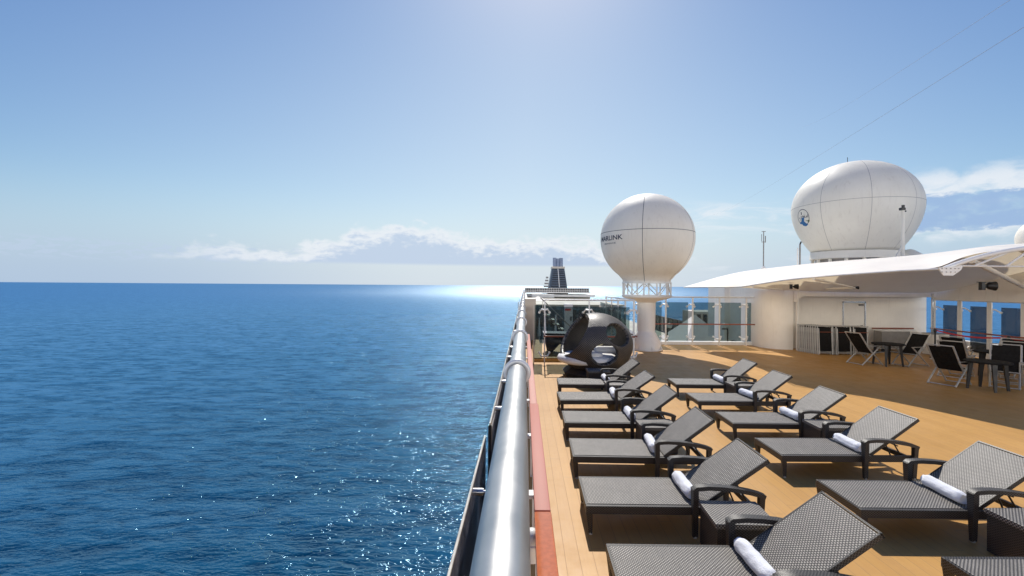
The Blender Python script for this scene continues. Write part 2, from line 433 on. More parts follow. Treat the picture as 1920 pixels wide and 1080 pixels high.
# ================================================================== SUN LOUNGERS
def make_lounger():
    t = thing('sun_lounger', 'ph', 'sun lounger', group='woven sun loungers in two columns')
    W = M['weave']; D = M['weave_dark']
    MB().box((.635, 0, .293), (1.23, .655, .034), bev=.008).build('seat', W, t)
    f = MB()
    for s in (-1, 1): f.box((.905, s*.350, .262), (1.81, .045, .085), bev=.006)
    f.box((.018, 0, .264), (.036, .655, .078)); f.box((1.79, 0, .25), (.036, .655, .06)); f.box((1.26, 0, .245), (.05, .655, .04))
    f.box((.62, 0, .25), (.04, .655, .03))
    f.build('frame', D, t)
    for s in (-1, 1):
        l = MB(); l.bar((.040, s*.342, .23), (.052, s*.345, .012), .062, .062, w1=.036, h1=.036)
        lg = l.build('leg', D, t)
        MB().tube([(.052, s*.345, 0), (.052, s*.345, .02)], .020, 10).build('foot_cap', M['foot'], lg)
    for s in (-1, 1):
        a = MB(); y = s*.400
        pts = [(1.10, y, .49), (1.13, y, .518), (1.25, y, .528), (1.40, y, .522), (1.55, y, .506), (1.68, y, .484), (1.78, y, .458), (1.835, y, .436)]
        a.strip([(p[0], y, p[2]) for p in pts], .075, .042, (0, 1, 0))
        a.bar((1.125, y, .012), (1.118, y, .515), .052, .034, up=(0,1,0), w1=.055, h1=.085)
        a.bar((1.79, y, .012), (1.806, y, .445), .05, .034, up=(0,1,0), w1=.055, h1=.062)
        am = a.build('armrest', D, t, smooth=True, angle=40)
        for xx in (1.125, 1.79): MB().tube([(xx, y, 0), (xx, y, .02)], .020, 10).build('foot_cap', M['foot'], am)
    b = MB()
    b.box((.40, 0, .0), (.80, .66, .026), bev=.008)
    bk = b.build('backrest', W, t, loc=(1.235, 0, .315)); bk.rotation_euler = (0, -R(35), 0)
    e = MB()
    for s in (-1, 1): e.box((.41, s*.336, -.008), (.82, .014, .044))
    e.box((.816, 0, -.008), (.016, .686, .044)); e.box((.4, 0, -.026), (.04, .64, .022))
    e.build('back_frame', D, bk)
    sm = MB()
    for s in (-.2, .2):
        sm.tube([(1.60, s, .54), (1.77, s, .265)], .010, 8); sm.tube([(1.52, s*1.05, .49), (1.62, s*1.05, .262)], .009, 8)
    sm.tube([(1.69, -.25, .40), (1.69, .25, .40)], .009, 8)
    sm.build('back_strut', M['black'], t)
    return t
LG0 = make_lounger()
col1 = [(.74, 3.69), (.665, 5.12), (.68, 6.50), (.70, 8.00), (.73, 9.50), (.82, 10.98)]
col2 = [(3.59, 3.53), (3.505, 5.08), (3.53, 6.58), (3.53, 8.02), (3.51, 9.50), (3.59, 11.04)]
names = ['first', 'second', 'third', 'fourth', 'fifth', 'farthest']
ang = [[36, 35, 37, 37, 34, 38], [35, 35, 36, 36, 37, 38]]

def make_towel(seed):
    rnd = random.Random(seed); L = .52; m_ = MB(); n = 30; rows = 22; vs = []; fs = []
    for i in range(rows+1):
        f = i/rows; y = -L/2 + L*f; e = min(f, 1-f)*rows
        sc = (.72, .92, 1.0)[min(2, int(e))] if e < 2 else 1.0
        for k_ in range(n):
            a = 2*PI*k_/n
            r = .064 + .007*math.sin(a*.5+.8)*1 + .0035*noise.noise(Vector((math.cos(a)*2, y*14, math.sin(a)*2+seed)))*2.2
            if abs(a-2.2) < .12: r += .004
            vs.append((r*sc*math.cos(a), y + rnd.uniform(-.002, .002), r*sc*math.sin(a)*.95))
    for i in range(rows):
        for k_ in range(n): fs.append((i*n+k_, i*n+(k_+1)%n, (i+1)*n+(k_+1)%n, (i+1)*n+k_))
    m_.add(vs, fs)
    # rolled ends: spiral step
    for side, row in ((-1, 0), (1, rows)):
        ce = len(m_.v); ring = [row*n+k_ for k_ in range(n)]
        inner = []
        for k_ in range(n):
            v = Vector(m_.v[ring[k_]]); inner.append((v.x*.45, v.y - side*.012, v.z*.45))
        m_.v += inner; m_.v.append((0, side*L/2 - side*.002, 0))
        for k_ in range(n):
            m_.f.append((ring[k_], ring[(k_+1)%n], ce+(k_+1)%n, ce+k_)); m_.f.append((ce+k_, ce+(k_+1)%n, ce+n))
    return m_.build('towel', M['towel'], smooth=True, angle=60)
def tbl():
    t = thing('side_table', 'ph', 'side table', group='square woven side tables between loungers')
    m_ = MB(); m_.box((0, 0, .40), (.575, .47, .05), bev=.008); m_.build('tabletop', M['weave'], t)
    m_ = MB(); m_.box((0, 0, .19), (.545, .44, .37), bev=.006); m_.build('body', M['weave_dark'], t)
    f = MB()
    for a in (-1, 1):
        for b in (-1, 1): f.tube([(a*.24, b*.19, 0), (a*.24, b*.19, .012)], .02, 10)
    f.build('foot', M['foot'], t)
    return t
TB0 = tbl()
first = True; tw = None
for ci, colm in enumerate((col1, col2)):
    cn = 'rail-side column' if ci == 0 else 'inner right column'
    for i, (x, y) in enumerate(colm):
        lab = f"grey-brown woven lounger, {names[i]} from the camera in the {cn}"
        if i == 0: lab = f"nearest woven lounger of the {cn}, cut by the bottom of the picture"
        if first: o = LG0; first = False
        else: o = dup(LG0, (x, y, 0))
        o.location = (x, y, 0); o['label'] = lab; o.rotation_euler = (0, 0, R(random.uniform(-1.6, 1.6)))
        for ch in kids(o):
            if ch.name.startswith('backrest'): ch.rotation_euler = (0, -R(ang[ci][i]), 0)
        if not (ci == 1 and i == 0):
            tw = make_towel(i*3+ci*17)
            tw.location = (x+1.165+random.uniform(-.02, .02), y+random.uniform(-.03, .03), .375)
            tw.rotation_euler = (0, R(random.uniform(0, 300)), R(random.uniform(-7, 9)))
            tag(tw, f"rolled white towel on the {'nearest' if i == 0 else names[i]} lounger of the {cn}", 'towel', 'rolled white towels on the loungers')
tabs = [(2.07, 4.40, 'woven side table between the nearest and second loungers by the rail'),
        (2.12, 7.25, 'woven side table between the third and fourth loungers by the rail'),
        (2.13, 10.24, 'woven side table between the fifth and farthest loungers by the rail'),
        (1.93, 11.85, 'dark woven side table behind the farthest rail-side lounger, by the round daybed'),
        (4.88, 4.30, 'dark woven side table at the right edge between the two nearest right loungers'),
        (4.90, 7.30, 'woven side table between the third and fourth loungers of the right column'),
        (4.93, 10.26, 'woven side table between the fifth and farthest loungers of the right column')]
for i, (x, y, lab) in enumerate(tabs):
    o = TB0 if i == 0 else dup(TB0, (x, y, 0))
    o.location = (x, y, 0); o['label'] = lab; o.rotation_euler = (0, 0, R(random.uniform(-2, 2)))

# ================================================================== ROUND WICKER DAYBED
pod = thing('daybed', 'round dark wicker pod daybed with oval cut-outs and white cushion by the glass screen', 'daybed', (2.07, 13.15, 0))
Rr = 1.06
holes = [((.10, -.98, -.20), 20.5), ((.50, -.76, .42), 22), ((-.87, -.17, .45), 47), ((.14, .97, .05), 19), ((.42, .82, .42), 24)]
holes = [(Vector(a).normalized(), R(b)) for a, b in holes]
bm = bmesh.new(); bmesh.ops.create_uvsphere(bm, u_segments=160, v_segments=100, radius=1)
kill = []
for v in bm.verts:
    v.co.normalize()
    for hc, hr_ in holes:
        a = hc.angle(v.co)
        if a < hr_:
            if a > hr_ - R(2.4):
                ax = hc.cross(v.co).normalized(); v.co = Matrix.Rotation(hr_, 3, ax) @ hc
            else: kill.append(v)
            break
bmesh.ops.delete(bm, geom=list(set(kill)), context='VERTS')
bmesh.ops.delete(bm, geom=[v for v in bm.verts if v.co.z < -.76], context='VERTS')
uvl = bm.loops.layers.uv.new('UVMap')
for f in bm.faces:
    ca = math.atan2(f.calc_center_median().x, -f.calc_center_median().y)
    for l in f.loops:
        c = l.vert.co; a = math.atan2(c.x, -c.y)
        if a-ca > PI: a -= 2*PI
        if ca-a > PI: a += 2*PI
        l[uvl].uv = (a*1.0, math.asin(max(-1, min(1, c.z)))*1.05)
for v in bm.verts: v.co = Vector((v.co.x*Rr, v.co.y*Rr, v.co.z*.90))
me_ = bpy.data.meshes.new('shell'); bm.to_mesh(me_); bm.free(); me_.materials.append(M['weave_pod'])
for p in me_.polygons: p.use_smooth = True
sh = bpy.data.objects.new('shell', me_); COL.objects.link(sh); sh.parent = pod; sh.location = (0, 0, .93)
md = sh.modifiers.new('sol', 'SOLIDIFY'); md.thickness = .11; md.offset = -1
MB().lathe([(.70, 0), (.92, .03), (1.0, .16), (.80, .27)], n=8, ang0=R(22)).build('base', M['weave_dark'], pod)
cu = MB(); cu.lathe([(.30, .34), (.72, .345), (.82, .38), (.86, .46), (.82, .54), (.72, .58), (.3, .595)], (-.25, -.02, .07), n=48)
cu.build('cushion', M['cushion'], pod, smooth=True, angle=60)
cu = MB(); cu.lathe([(.05, .10), (.13, .09), (.17, .05), (.18, 0), (.17, -.05), (.12, -.08), (.04, -.09)], (0, 0, 0), n=20)
pl = cu.build('pillow', M['cushion'], pod, loc=(-.12, -.50, .68), smooth=True, angle=70); pl.scale = (1.4, .8, .8)
cu = MB(); cu.box((.35, .25, .72), (.7, .25, .22), bev=.09); cu.build('back_cushion', M['cushion'], pod, smooth=True, angle=60)

# ================================================================== GLASS SCREENS
def spider(m_, x, y, z, up, dx=.16):
    for s in (-1, 1):
        m_.tube([(x, y, z), (x+s*dx*.55, y+.10, z+up*.02), (x+s*dx, y+.24, z-up*.09)], [.034, .026, .022], 8)
        m_.tube([(x+s*dx, y+.22, z-up*.09), (x+s*dx, y+.27, z-up*.09)], .040, 10)
def screen(name, label, x0, y0, length, rz, npan, top=2.14, gtop=1.90, teak_z=.95, glass='glass', gap=.16, curb=True, group=None, pw=.055, ch=.14):
    t = thing(name, label, 'glass screen', (x0, y0, 0), rz, group)
    L = length/npan
    for i in range(npan):
        xa = L*i + gap*.55; xb = L*(i+1) - gap*.55
        MB().box(((xa+xb)/2, .26, (gtop+.17)/2), (xb-xa, .016, gtop-.17)).build('pane', M[glass], t)
    for i in range(npan+1):
        sp = MB(); sp.bar((L*i, 0, 0), (L*i, 0, top-.03), pw, .05, up=(0,1,0)); spider(sp, L*i, .0, gtop-.10, 1, .17); spider(sp, L*i, .0, .28, -1, .17)
        sp.build('post', M['white'], t)
    MB().tube([(-.03, 0, top), (length+.03, 0, top)], .028, 12).build('top_rail', M['frame_white'], t, smooth=True)
    if teak_z: MB().tube([(-.03, -.09, teak_z), (length+.03, -.09, teak_z)], .026, 12).build('handrail', M['teak_line'], t, smooth=True)
    if curb: MB().box((length/2, .30+max(0, ch-.2)*.5, ch/2), (length, .28, ch), bev=.01).build('sill', M['white'], t)
    return t
screen('glass_windscreen', 'tinted glass windscreen crossing the deck between radome pedestal and white wall', 5.1, 20.2, 5.95, 0, 5, gap=.20)
screen('glass_windscreen', 'tinted glass windscreen behind the round daybed at the port rail', .68, 14.95, 2.92, 0, 2, gap=.14, curb=False, pw=.035)
screen('glass_windscreen', 'short tinted glass windscreen running aft beside the daybed to the radome', 3.62, 15.0, 5.1, R(90), 4, gap=.14, curb=False)
screen('glass_windscreen', 'starboard glass windscreen behind the deck chairs, sea showing through', 17.0, 18.9, 11.4, R(-90), 10, gtop=1.93, glass='glass_side', gap=.30, pw=.16, ch=.55)
sp = thing('glass_screen', 'narrow dark glass panel at the port rail beside the daybed windscreen', 'glass panel', (.36, 15.2, 0))
MB().box((.12, 0, 1.05), (.26, .016, 1.8)).build('pane', M['glass'], sp)
MB().bar((-.03, 0, 0), (-.03, 0, 2.05), .04, .04).build('post', M['cream'], sp)

# ================================================================== BUILDING + CANOPY
bd = thing('deckhouse', 'white deckhouse with rounded corner, wide recess and door under the canopy', 'deckhouse', (0, 0, 0))
w = MB()
w.box((13.5, 23.6, 1.45), (7.1, 2.0, 3.0))                      # rear block
w.box((14.2, 19.50, 1.6), (5.9, .2, 3.2))                        # recess back wall
w.build('wall', M['wall'], bd)
w = MB(); pts = []
for k_ in range(13):
    a = PI/2*k_/12; pts.append((11.05-.85*math.cos(a)*1.0, 20.0-.98*math.sin(a)))
pts = [(10.2, 22.6)] + pts + [(11.25, 19.02), (11.25, 22.6)]
nn = len(pts); vs = [(x, y, 0) for x, y in pts] + [(x, y, 3.15) for x, y in pts]
fs = [tuple(range(nn-1, -1, -1)), tuple(range(nn, 2*nn))] + [(i, (i+1)%nn, nn+(i+1)%nn, nn+i) for i in range(nn)]
w.add(vs, fs); w.build('corner_wall', M['wall'], bd, smooth=True, angle=40)
w = MB()
# fascia with rounded haunch at its left end
prof = [(11.26, 2.0)]
for k_ in range(9):
    a = PI/2*k_/8; prof.append((11.26+.30*(1-math.cos(a)), 2.0+.24*math.sin(a)))
prof += [(17.0, 2.24), (17.0, 3.45), (11.26, 3.30)]
nn = len(prof); vs = [(x, 18.72, z) for x, z in prof] + [(x, 19.38, z) for x, z in prof]
w.add(vs, [tuple(range(nn)), tuple(range(2*nn-1, nn-1, -1))] + [(i, nn+i, nn+(i+1)%nn, (i+1)%nn) for i in range(nn)])
w.build('fascia', M['wall'], bd)
MB().box((17.05, 13.5, 2.80), (.16, 10.9, 1.30)).build('side_fascia', M['wall'], bd)
MB().bar((11.33, 18.86, 0), (11.33, 18.86, 2.22), .07, .07).build('post', M['white'], bd)
dr = MB().box((14.05, 19.385, 1.0), (.86, .03, 1.92), bev=.012).build('door', M['white'], bd)
fr = MB(); fr.bar((13.58, 19.39, 0), (13.58, 19.39, 2.02), .05, .05); fr.bar((14.52, 19.39, 0), (14.52, 19.39, 2.02), .05, .05); fr.bar((13.555, 19.39, 2.0), (14.545, 19.39, 2.0), .05, .05)
fr.build('door_frame', M['chrome'], dr)
MB().tube([(14.38, 19.35, 1.0), (14.38, 19.31, 1.0), (14.26, 19.31, 1.0)], .012, 8).build('handle', M['black'], dr)
MB().box((14.33, 19.355, 1.88), (.2, .06, .05)).build('door_closer', M['black'], dr)
MB().tube([(14.75, 19.28, .90), (16.5, 19.28, .90)], .028, 10).build('wall_handrail', M['teak_line'], bd, smooth=True)
MB().bar((16.42, 18.3, 0), (16.42, 18.3, 2.4), .06, .06).build('steel_post', M['chrome'], bd)

# canopy membrane
E = [(7.2,20.5,2.58),(7.62,18.6,2.60),(7.72,17.0,2.60),(7.45,15.6,2.62),(7.25,14.6,2.66),(7.95,14.0,2.82),(8.55,13.4,2.92),(9.35,11.3,3.04),(9.7,10.65,3.06),
     (10.0,10.62,3.27),(10.6,10.62,3.46),(11.7,10.62,3.57),(13.35,10.62,3.62),(17.1,10.62,3.10)]
Rg = [(7.5,20.6,2.66),(8.3,19.9,3.02),(8.9,19.4,3.22),(9.3,19.0,3.33),(9.98,18.5,3.42),(10.6,18.0,3.50),(11.2,17.5,3.58),(12.0,16.8,3.64),(12.74,16.0,3.69),
      (13.54,15.0,3.74),(14.44,14.0,3.85),(15.2,13.6,3.87),(16.0,13.4,3.84),(17.3,13.2,3.70)]
K = [(7.7,20.9,2.58),(8.6,20.8,2.60),(9.2,20.5,2.60),(9.7,20.0,2.58),(10.3,19.2,2.52),(10.9,18.72,2.48),(11.6,18.66,2.46),(12.4,18.64,2.44),(13.1,18.64,2.42),
     (13.9,18.64,2.42),(14.7,18.64,2.42),(15.5,18.64,2.42),(16.2,18.64,2.42),(17.0,18.64,2.42)]
def lerp(a, b, f): return tuple(a[i]+(b[i]-a[i])*f for i in range(3))
rows = []
for fr_, bul in ((0, 0), (.25, .10), (.5, .13), (.75, .08)):
    rows.append([tuple((lerp(a, b, fr_)[0], lerp(a, b, fr_)[1], lerp(a, b, fr_)[2] + bul*min(1.0, (Vector(a)-Vector(b)).length/3.0))) for a, b in zip(E, Rg)])
for fr_ in (0, .5, 1): rows.append([lerp(a, b, fr_) for a, b in zip(Rg, K)])
c = MB(); ncol = len(E); vs = [p for r in rows for p in r]
fs = [(i*ncol+j, i*ncol+j+1, (i+1)*ncol+j+1, (i+1)*ncol+j) for i in range(len(rows)-1) for j in range(ncol-1)]
cn = thing('canopy', 'white tensioned fabric canopy with pointed corner over the deck chairs', 'canopy')
c.add(vs, fs); c.build('membrane', M['canvas'], cn, smooth=True, angle=80, subs=2)
# rope edge
MB().tube([(p[0], p[1], p[2]-.005) for p in E[:9]], .022, 8).build('edge_cable', M['frame_white'], cn, smooth=True)
arch = MB(); ap = []
for k_ in range(25):
    f = k_/24; x = 9.75 + (17.0-9.75)*f; z = 3.06 + .58*(1-abs(2*f-1)**2.6)
    ap.append((x, 10.58, z))
arch.tube(ap, .055, 12); arch.build('arch_beam', M['white'], cn, smooth=True)
tr = MB(); tr.tube([(9.9, 10.58, 3.13), (16.9, 10.58, 3.11)], .020, 8)
for a, b in ((10.45, 11.2), (11.2, 11.75), (12.5, 11.75), (12.5, 13.3), (13.9, 13.3)):
    zt = 3.06 + .58*(1-abs(2*(b-9.75)/7.25-1)**2.6)
    tr.tube([(a, 10.58, 3.13), (b, 10.58, zt-.05)], .026, 8)
tr.build('arch_truss', M['white'], cn, smooth=True)
MB().tube([(10.45, 10.64, 3.26), (16.95, 15.2, 2.55)], .065, 12).build('strut', M['white'], cn, smooth=True)
MB().tube([(8.55, 13.45, 2.86), (11.9, 16.4, 2.60), (12.3, 18.7, 2.55)], .035, 10).build('strut', M['wall'], cn, smooth=True)
MB().tube([(7.35, 14.65, 2.62), (9.2, 17.2, 2.56), (10.9, 19.1, 2.5)], .03, 10).build('strut', M['wall'], cn, smooth=True)
pm = MB(); vs = [(-.28,0,.05),(.28,0,.09),(.24,0,.0),(.06,0,-.13),(-.16,0,-.13)]
vs2 = [(a, .03, z) for a, _, z in vs]; nn = 5
pm.add(vs+vs2, [tuple(range(nn)), tuple(range(2*nn-1, nn-1, -1))] + [(i, nn+i, nn+(i+1)%nn, (i+1)%nn) for i in range(nn)])
pl = pm.build('corner_plate', M['white'], cn, loc=(9.76, 10.42, 3.03))
bo = MB()
for bx in (-.2, -.1, 0, .1, .18):
    for bz in (.03, -.05):
        if bz < 0 and bx > .12: continue
        bo.tube([(bx, -.01, bz), (bx, 0.0, bz)], .014, 8)
bo.build('bolt', M['seam_light'], pl)

def spotl(loc, sc, rz, label):
    t = thing('spotlight', label, 'spotlight', loc, rz, 'black spotlights under the canopy'); t.scale = (sc,)*3
    MB().box((0, .0, .12), (.34, .12, .015)).build('mount', M['black'], t)
    b = MB(); b.box((-.08, 0, .02), (.10, .10, .22), bev=.01); b.bar((-.04, 0, .02), (.06, 0, .02), .04, .04); b.build('bracket', M['black'], t)
    b = MB(); b.tube([(.04, 0, .02), (.10, 0, .02), (.22, -.03, .02), (.235, -.035, .02)], [.05, .09, .125, .125], 20); b.build('head', M['black'], t, smooth=True)
spotl((12.25, 12.1, 2.66), 1.0, 0, 'large black spotlight hanging under the canopy at the right edge')
spotl((10.62, 18.0, 2.62), .85, 0, 'black spotlight on the fascia above the rounded deckhouse corner')
spotl((12.95, 17.8, 2.60), .5, 0, 'small black spotlight under the middle of the canopy')

# ================================================================== RADOMES
def sph(c, r, phi, el): return Vector((c[0]+r*math.cos(el)*math.sin(phi), c[1]-r*math.cos(el)*math.cos(phi), c[2]+r*math.sin(el)))
def radome_profile(r, zt, rb, zb):
    pr = [(rb, zb)]; e0 = math.asin(max(-.999, zb/r)) + .22
    for k_ in range(0, 41):
        e = e0 + (PI/2-e0)*k_/40; pr.append((max(.002, r*math.cos(e)), r*math.sin(e)*(zt if e > 0 else 1)))
    return pr
def prof_r(pr, z):
    for (r0, z0), (r1, z1) in zip(pr, pr[1:]):
        if z0 <= z <= z1: return r0+(r1-r0)*(z-z0)/max(1e-6, z1-z0)
    return pr[-1][0]
def radome_skin(t, pr, c, seam_phis, seam_z, mat_seam, w=.014, mshell='dome'):
    MB().lathe(pr, c, n=96, caps=True).build('shell', M[mshell], t, smooth=True, angle=60)
    m_ = MB()
    for ph in seam_phis:
        P = []
        for r_, z_ in pr[:-6]:
            P.append((r_+.004, z_))
        vs = []
        for r_, z_ in P:
            for s in (-1, 1):
                a = ph + s*w/max(r_, .2); vs.append((c[0]+r_*math.sin(a), c[1]-r_*math.cos(a), c[2]+z_))
        m_.add(vs, [(2*i, 2*i+1, 2*i+3, 2*i+2) for i in range(len(P)-1)])
    n_ = 96; rs = prof_r(pr, seam_z); vs = []
    for k_ in range(n_):
        a = 2*PI*k_/n_
        for dz in (-w, w):
            r_ = prof_r(pr, seam_z+dz)+.005; vs.append((c[0]+r_*math.sin(a), c[1]-r_*math.cos(a), c[2]+seam_z+dz))
    m_.add(vs, [(2*i, 2*i+1, (2*i+3) % (2*n_), (2*i+2) % (2*n_)) for i in range(n_)])
    m_.build('seam', mat_seam, t)

# small radome on a pedestal
SX, SY, SZ = 5.05, 18.8, 4.58
sr = thing('radome', 'smaller white satellite dome with black lettering on a white pedestal by the glass screen', 'radome')
prS = radome_profile(1.89, .965, .96, -1.72); prS = [(.96, -1.80)] + prS
radome_skin(sr, prS, (SX, SY, SZ), [R(-20), R(52), R(124), R(196), R(-92)], .18, M['seam'], .010)
fr = MB()
for z_, r_ in ((2.76, .99), (2.22, 1.0)):
    fr.lathe([(r_-.05, z_-.03), (r_, z_-.03), (r_, z_+.03), (r_-.05, z_+.03), (r_-.05, z_-.03)], (SX, SY, 0), n=40, caps=False)
N = 12
for k_ in range(N):
    a0 = 2*PI*(k_+.3)/N; a1 = 2*PI*(k_+1.3)/N
    P = lambda a, z: (SX+.96*math.cos(a), SY+.96*math.sin(a), z)
    fr.tube([P(a0, 2.22), P(a0, 2.76)], .030, 8)
    fr.tube([P(a0, 2.24), P(a1, 2.74)] if k_ % 2 else [P(a0, 2.74), P(a1, 2.24)], .018, 6)
fr.build('support_ring', M['frame_white'], sr, smooth=True)
MB().lathe([(.95, 2.24), (.99, 2.20), (.96, 2.14), (.42, 1.98), (.37, 1.94), (.36, 1.0), (.35, .78), (.36, .74), (.60, .30), (.60, .06), (.64, .05), (.64, 0)], (SX, SY, 0), n=40).build('pedestal', M['white'], sr, smooth=True, angle=30)
g = MB()
for k_ in range(8):
    a = 2*PI*k_/8+.2; p = Vector((math.cos(a), math.sin(a), 0))
    g.bar(Vector((SX, SY, .04))+p*.66, Vector((SX, SY, .72))+p*.36, .02, .12, up=(-p.y, p.x, 0))
g.build('gusset', M['white'], sr)

def text_mesh(s_, size, bold=0.0):
    cu = bpy.data.curves.new('lettering', 'FONT'); cu.body = s_; cu.size = size; cu.align_x = 'CENTER'; cu.align_y = 'CENTER'; cu.offset = bold; cu.resolution_u = 3
    o = bpy.data.objects.new('lettering', cu); COL.objects.link(o)
    dg = bpy.context.evaluated_depsgraph_get(); me = bpy.data.meshes.new_from_object(o.evaluated_get(dg))
    bm = bmesh.new(); bm.from_mesh(me)
    bmesh.ops.triangulate(bm, faces=bm.faces[:])
    for _ in range(2):
        bmesh.ops.subdivide_edges(bm, edges=[e for e in bm.edges if e.calc_length() > size*.25], cuts=1, use_grid_fill=False)
        bmesh.ops.triangulate(bm, faces=bm.faces[:])
    v = [x.co[:] for x in bm.verts]; f = [[y.index for y in x.verts] for x in bm.faces]
    bm.free(); COL.objects.unlink(o); bpy.data.objects.remove(o)
    return v, f
def onto(pr, c, phi, z, pts, off=.008, slant=0.0):
    out = []
    for p in pts:
        zz = z + p[1] + slant*p[0]; r_ = prof_r(pr, zz); a = phi + p[0]/max(r_, .3)
        out.append((c[0]+(r_+off)*math.sin(a), c[1]-(r_+off)*math.cos(a), c[2]+zz))
    return out
v, f = text_mesh('MARLINK', .26, .004)
v = [(x*1.28, y*1.0, 0) for x, y, _ in v]
m_ = MB(); m_.add(onto(prS, (SX, SY, SZ), R(-65), -.09, v), f); m_.build('lettering', M['ink'], sr)
m_ = MB(); rl = random.Random(5); x_ = -.36          # the line below is too small to read: short dark strokes
while x_ < .36:
    w_ = rl.uniform(.018, .04); h_ = rl.uniform(.020, .034)
    v = [(x_, -h_, 0), (x_+w_*.55, -h_, 0), (x_+w_*.8, h_, 0), (x_+w_*.25, h_, 0)]
    m_.add(onto(prS, (SX, SY, SZ), R(-65), -.29, v), [(0, 1, 2, 3)]); x_ += w_ + .014
m_.build('tagline', M['ink'], sr)

# big radome on the deckhouse roof
LX, LY, LZ = 14.75, 20.4, 6.0
lr = thing('radome', 'larger white satellite dome with round blue crest, above the canopy on the deckhouse', 'radome')
prL = [(1.62 + (2.44-1.62)*(1-(1-u)**1.9), -1.78+1.98*u) for u in [i_/16 for i_ in range(16)]]
prL += [(2.44*math.cos(a_), .20+2.02*math.sin(a_)) for a_ in [PI/2*i_/26 for i_ in range(26)]] + [(.002, 2.22)]
radome_skin(lr, prL, (LX, LY, LZ), [R(-64), R(-22), R(20), R(90), R(160), R(230)], .22, M['seam_light'], .009)
MB().lathe([(1.62, -1.80), (1.66, -1.80), (1.68, -2.12), (1.60, -2.14)], (LX, LY, LZ), n=64).build('skirt', M['dome'], lr, smooth=True, angle=30)
g = MB(); g.lathe([(1.45, 3.1), (1.45, 3.86)], (LX, LY, 0), n=40)
g.build('plinth', M['steel_grey'], lr)
g = MB()
for k_ in range(16):
    a = 2*PI*k_/16; g.bar((LX+1.58*math.cos(a), LY+1.58*math.sin(a), 3.2), (LX+1.58*math.cos(a), LY+1.58*math.sin(a), 3.88), .10, .10)
g.build('support_ring', M['dome'], lr)
MB().tube([(LX-.3, LY, LZ+2.2), (LX-.3, LY, LZ+2.45)], .012, 6).build('lightning_rod', M['black'], lr)
# crest
cphi, cz = R(-86), -.28
def ringpts(r0, r1, n_=40, a0=0, a1=2*PI):
    vs = []; 
    for k_ in range(n_+1):
        a = a0+(a1-a0)*k_/n_
        vs += [(r0*math.cos(a), r0*math.sin(a)*1.0, 0), (r1*math.cos(a), r1*math.sin(a)*1.0, 0)]
    return vs, [(2*i, 2*i+1, 2*i+3, 2*i+2) for i in range(n_)]
m_ = MB(); v, f = ringpts(.36, .335, 40, R(-75), R(230)); m_.add(onto(prL, (LX, LY, LZ), cphi, cz, v), f)
for (x0, y0, w_, h_) in ((-.06, .18, .05, .12), (.05, .02, .16, .03), (.24, .02, .09, .03), (.30, .06, .02, .10), (.10, .05, .02, .12), (.20, -.02, .22, .018), (-.22, .00, .10, .02), (-.18, -.10, .02, .14), (.0, .06, .10, .025), (-.10, .02, .03, .12)):
    v = [(x0-w_/2, y0-h_/2, 0), (x0+w_/2, y0-h_/2, 0), (x0+w_/2, y0+h_/2, 0), (x0-w_/2, y0+h_/2, 0)]
    m_.add(onto(prL, (LX, LY, LZ), cphi, cz, v), [(0, 1, 2, 3)])
m_.build('crest_ring', M['ink'], lr)
m_ = MB(); v = [(-.10,-.02,0),(.08,.0,0),(.05,-.10,0),(.02,-.18,0),(.10,-.26,0),(.20,-.34,0),(.05,-.40,0),(-.10,-.36,0),(-.16,-.28,0),(-.28,-.26,0),(-.30,-.20,0),(-.14,-.16,0)]
m_.add(onto(prL, (LX, LY, LZ), cphi, cz, v, .010), [tuple(range(len(v)))])
m_.build('crest_figure', M['blue_ink'], lr)
m_ = MB(); v = [(.10,-.14,0),(.24,-.17,0),(.34,-.12,0),(.33,-.20,0),(.27,-.26,0),(.22,-.20,0)]
m_.add(onto(prL, (LX, LY, LZ), cphi, cz, v, .009), [tuple(range(len(v)))])
m_.build('crest_sprig', M['green_ink'], lr)

# third dome at the right edge
td = thing('radome', 'small white dome only partly in view at the right edge above the canopy', 'radome')
pr3 = radome_profile(.66, .95, .45, -.45)
MB().lathe(pr3, (14.95, 13.0, 4.05), n=48).build('shell', M['dome'], td, smooth=True)
MB().lathe([(.5, 3.55), (.5, 3.66), (.12, 3.55), (.12, 2.8)], (14.95, 13.0, 0), n=24).build('mount', M['white'], td, smooth=True, angle=30)

# ================================================================== MASTS, ANTENNAS, CABLES
def P(px, py, Y):      # point at distance Y aft for a place measured in the photo
    return ((px-983)/853*Y, Y, 2.6 - (py-(536.5+.0073*(px-983)))*Y/853)
a = thing('antenna', 'tall thin grey whip antenna left of the larger dome, rising from the roof', 'antenna', P(1431, 505, 20.8))
MB().tube([(0,0,-.6), (0,0,1.25)], .026, 8).build('mast', M['steel_grey'], a)
g = MB(); g.tube([(-.09, 0, 1.25), (-.09, 0, 1.58)], .012, 6); g.tube([(.08, 0, 1.2), (.08, 0, 1.5)], .02, 6); g.tube([(-.10, 0, 1.22), (.10, 0, 1.22)], .014, 6)
g.tube([(0, 0, 1.25), (0, 0, 1.72)], .02, 8); g.tube([(-.09, 0, 1.70), (.09, 0, 1.70)], .016, 6); g.build('antenna_head', M['steel_grey'], a)
MB().lathe([(.10, -.02), (.10, .04), (.04, .12)], n=16).build('mast_base', M['white'], a)
a = thing('antenna', 'short stubby pair of white aerials just left of the larger dome base', 'antenna', P(1497, 503, 19.6))
MB().tube([(-.05,0,-.5), (-.05,0,.85)], .030, 8).build('aerial', M['white'], a); MB().tube([(.05,0,-.5), (.05,0,1.0)], .035, 8).build('aerial', M['steel_grey'], a)
MB().tube([(.05,0,1.0), (.10,0,1.12)], .03, 6).build('sensor', M['black'], a)
a = thing('light_mast', 'white mast with small black lamp head standing before the larger dome', 'light mast', P(1692, 486, 16.9))
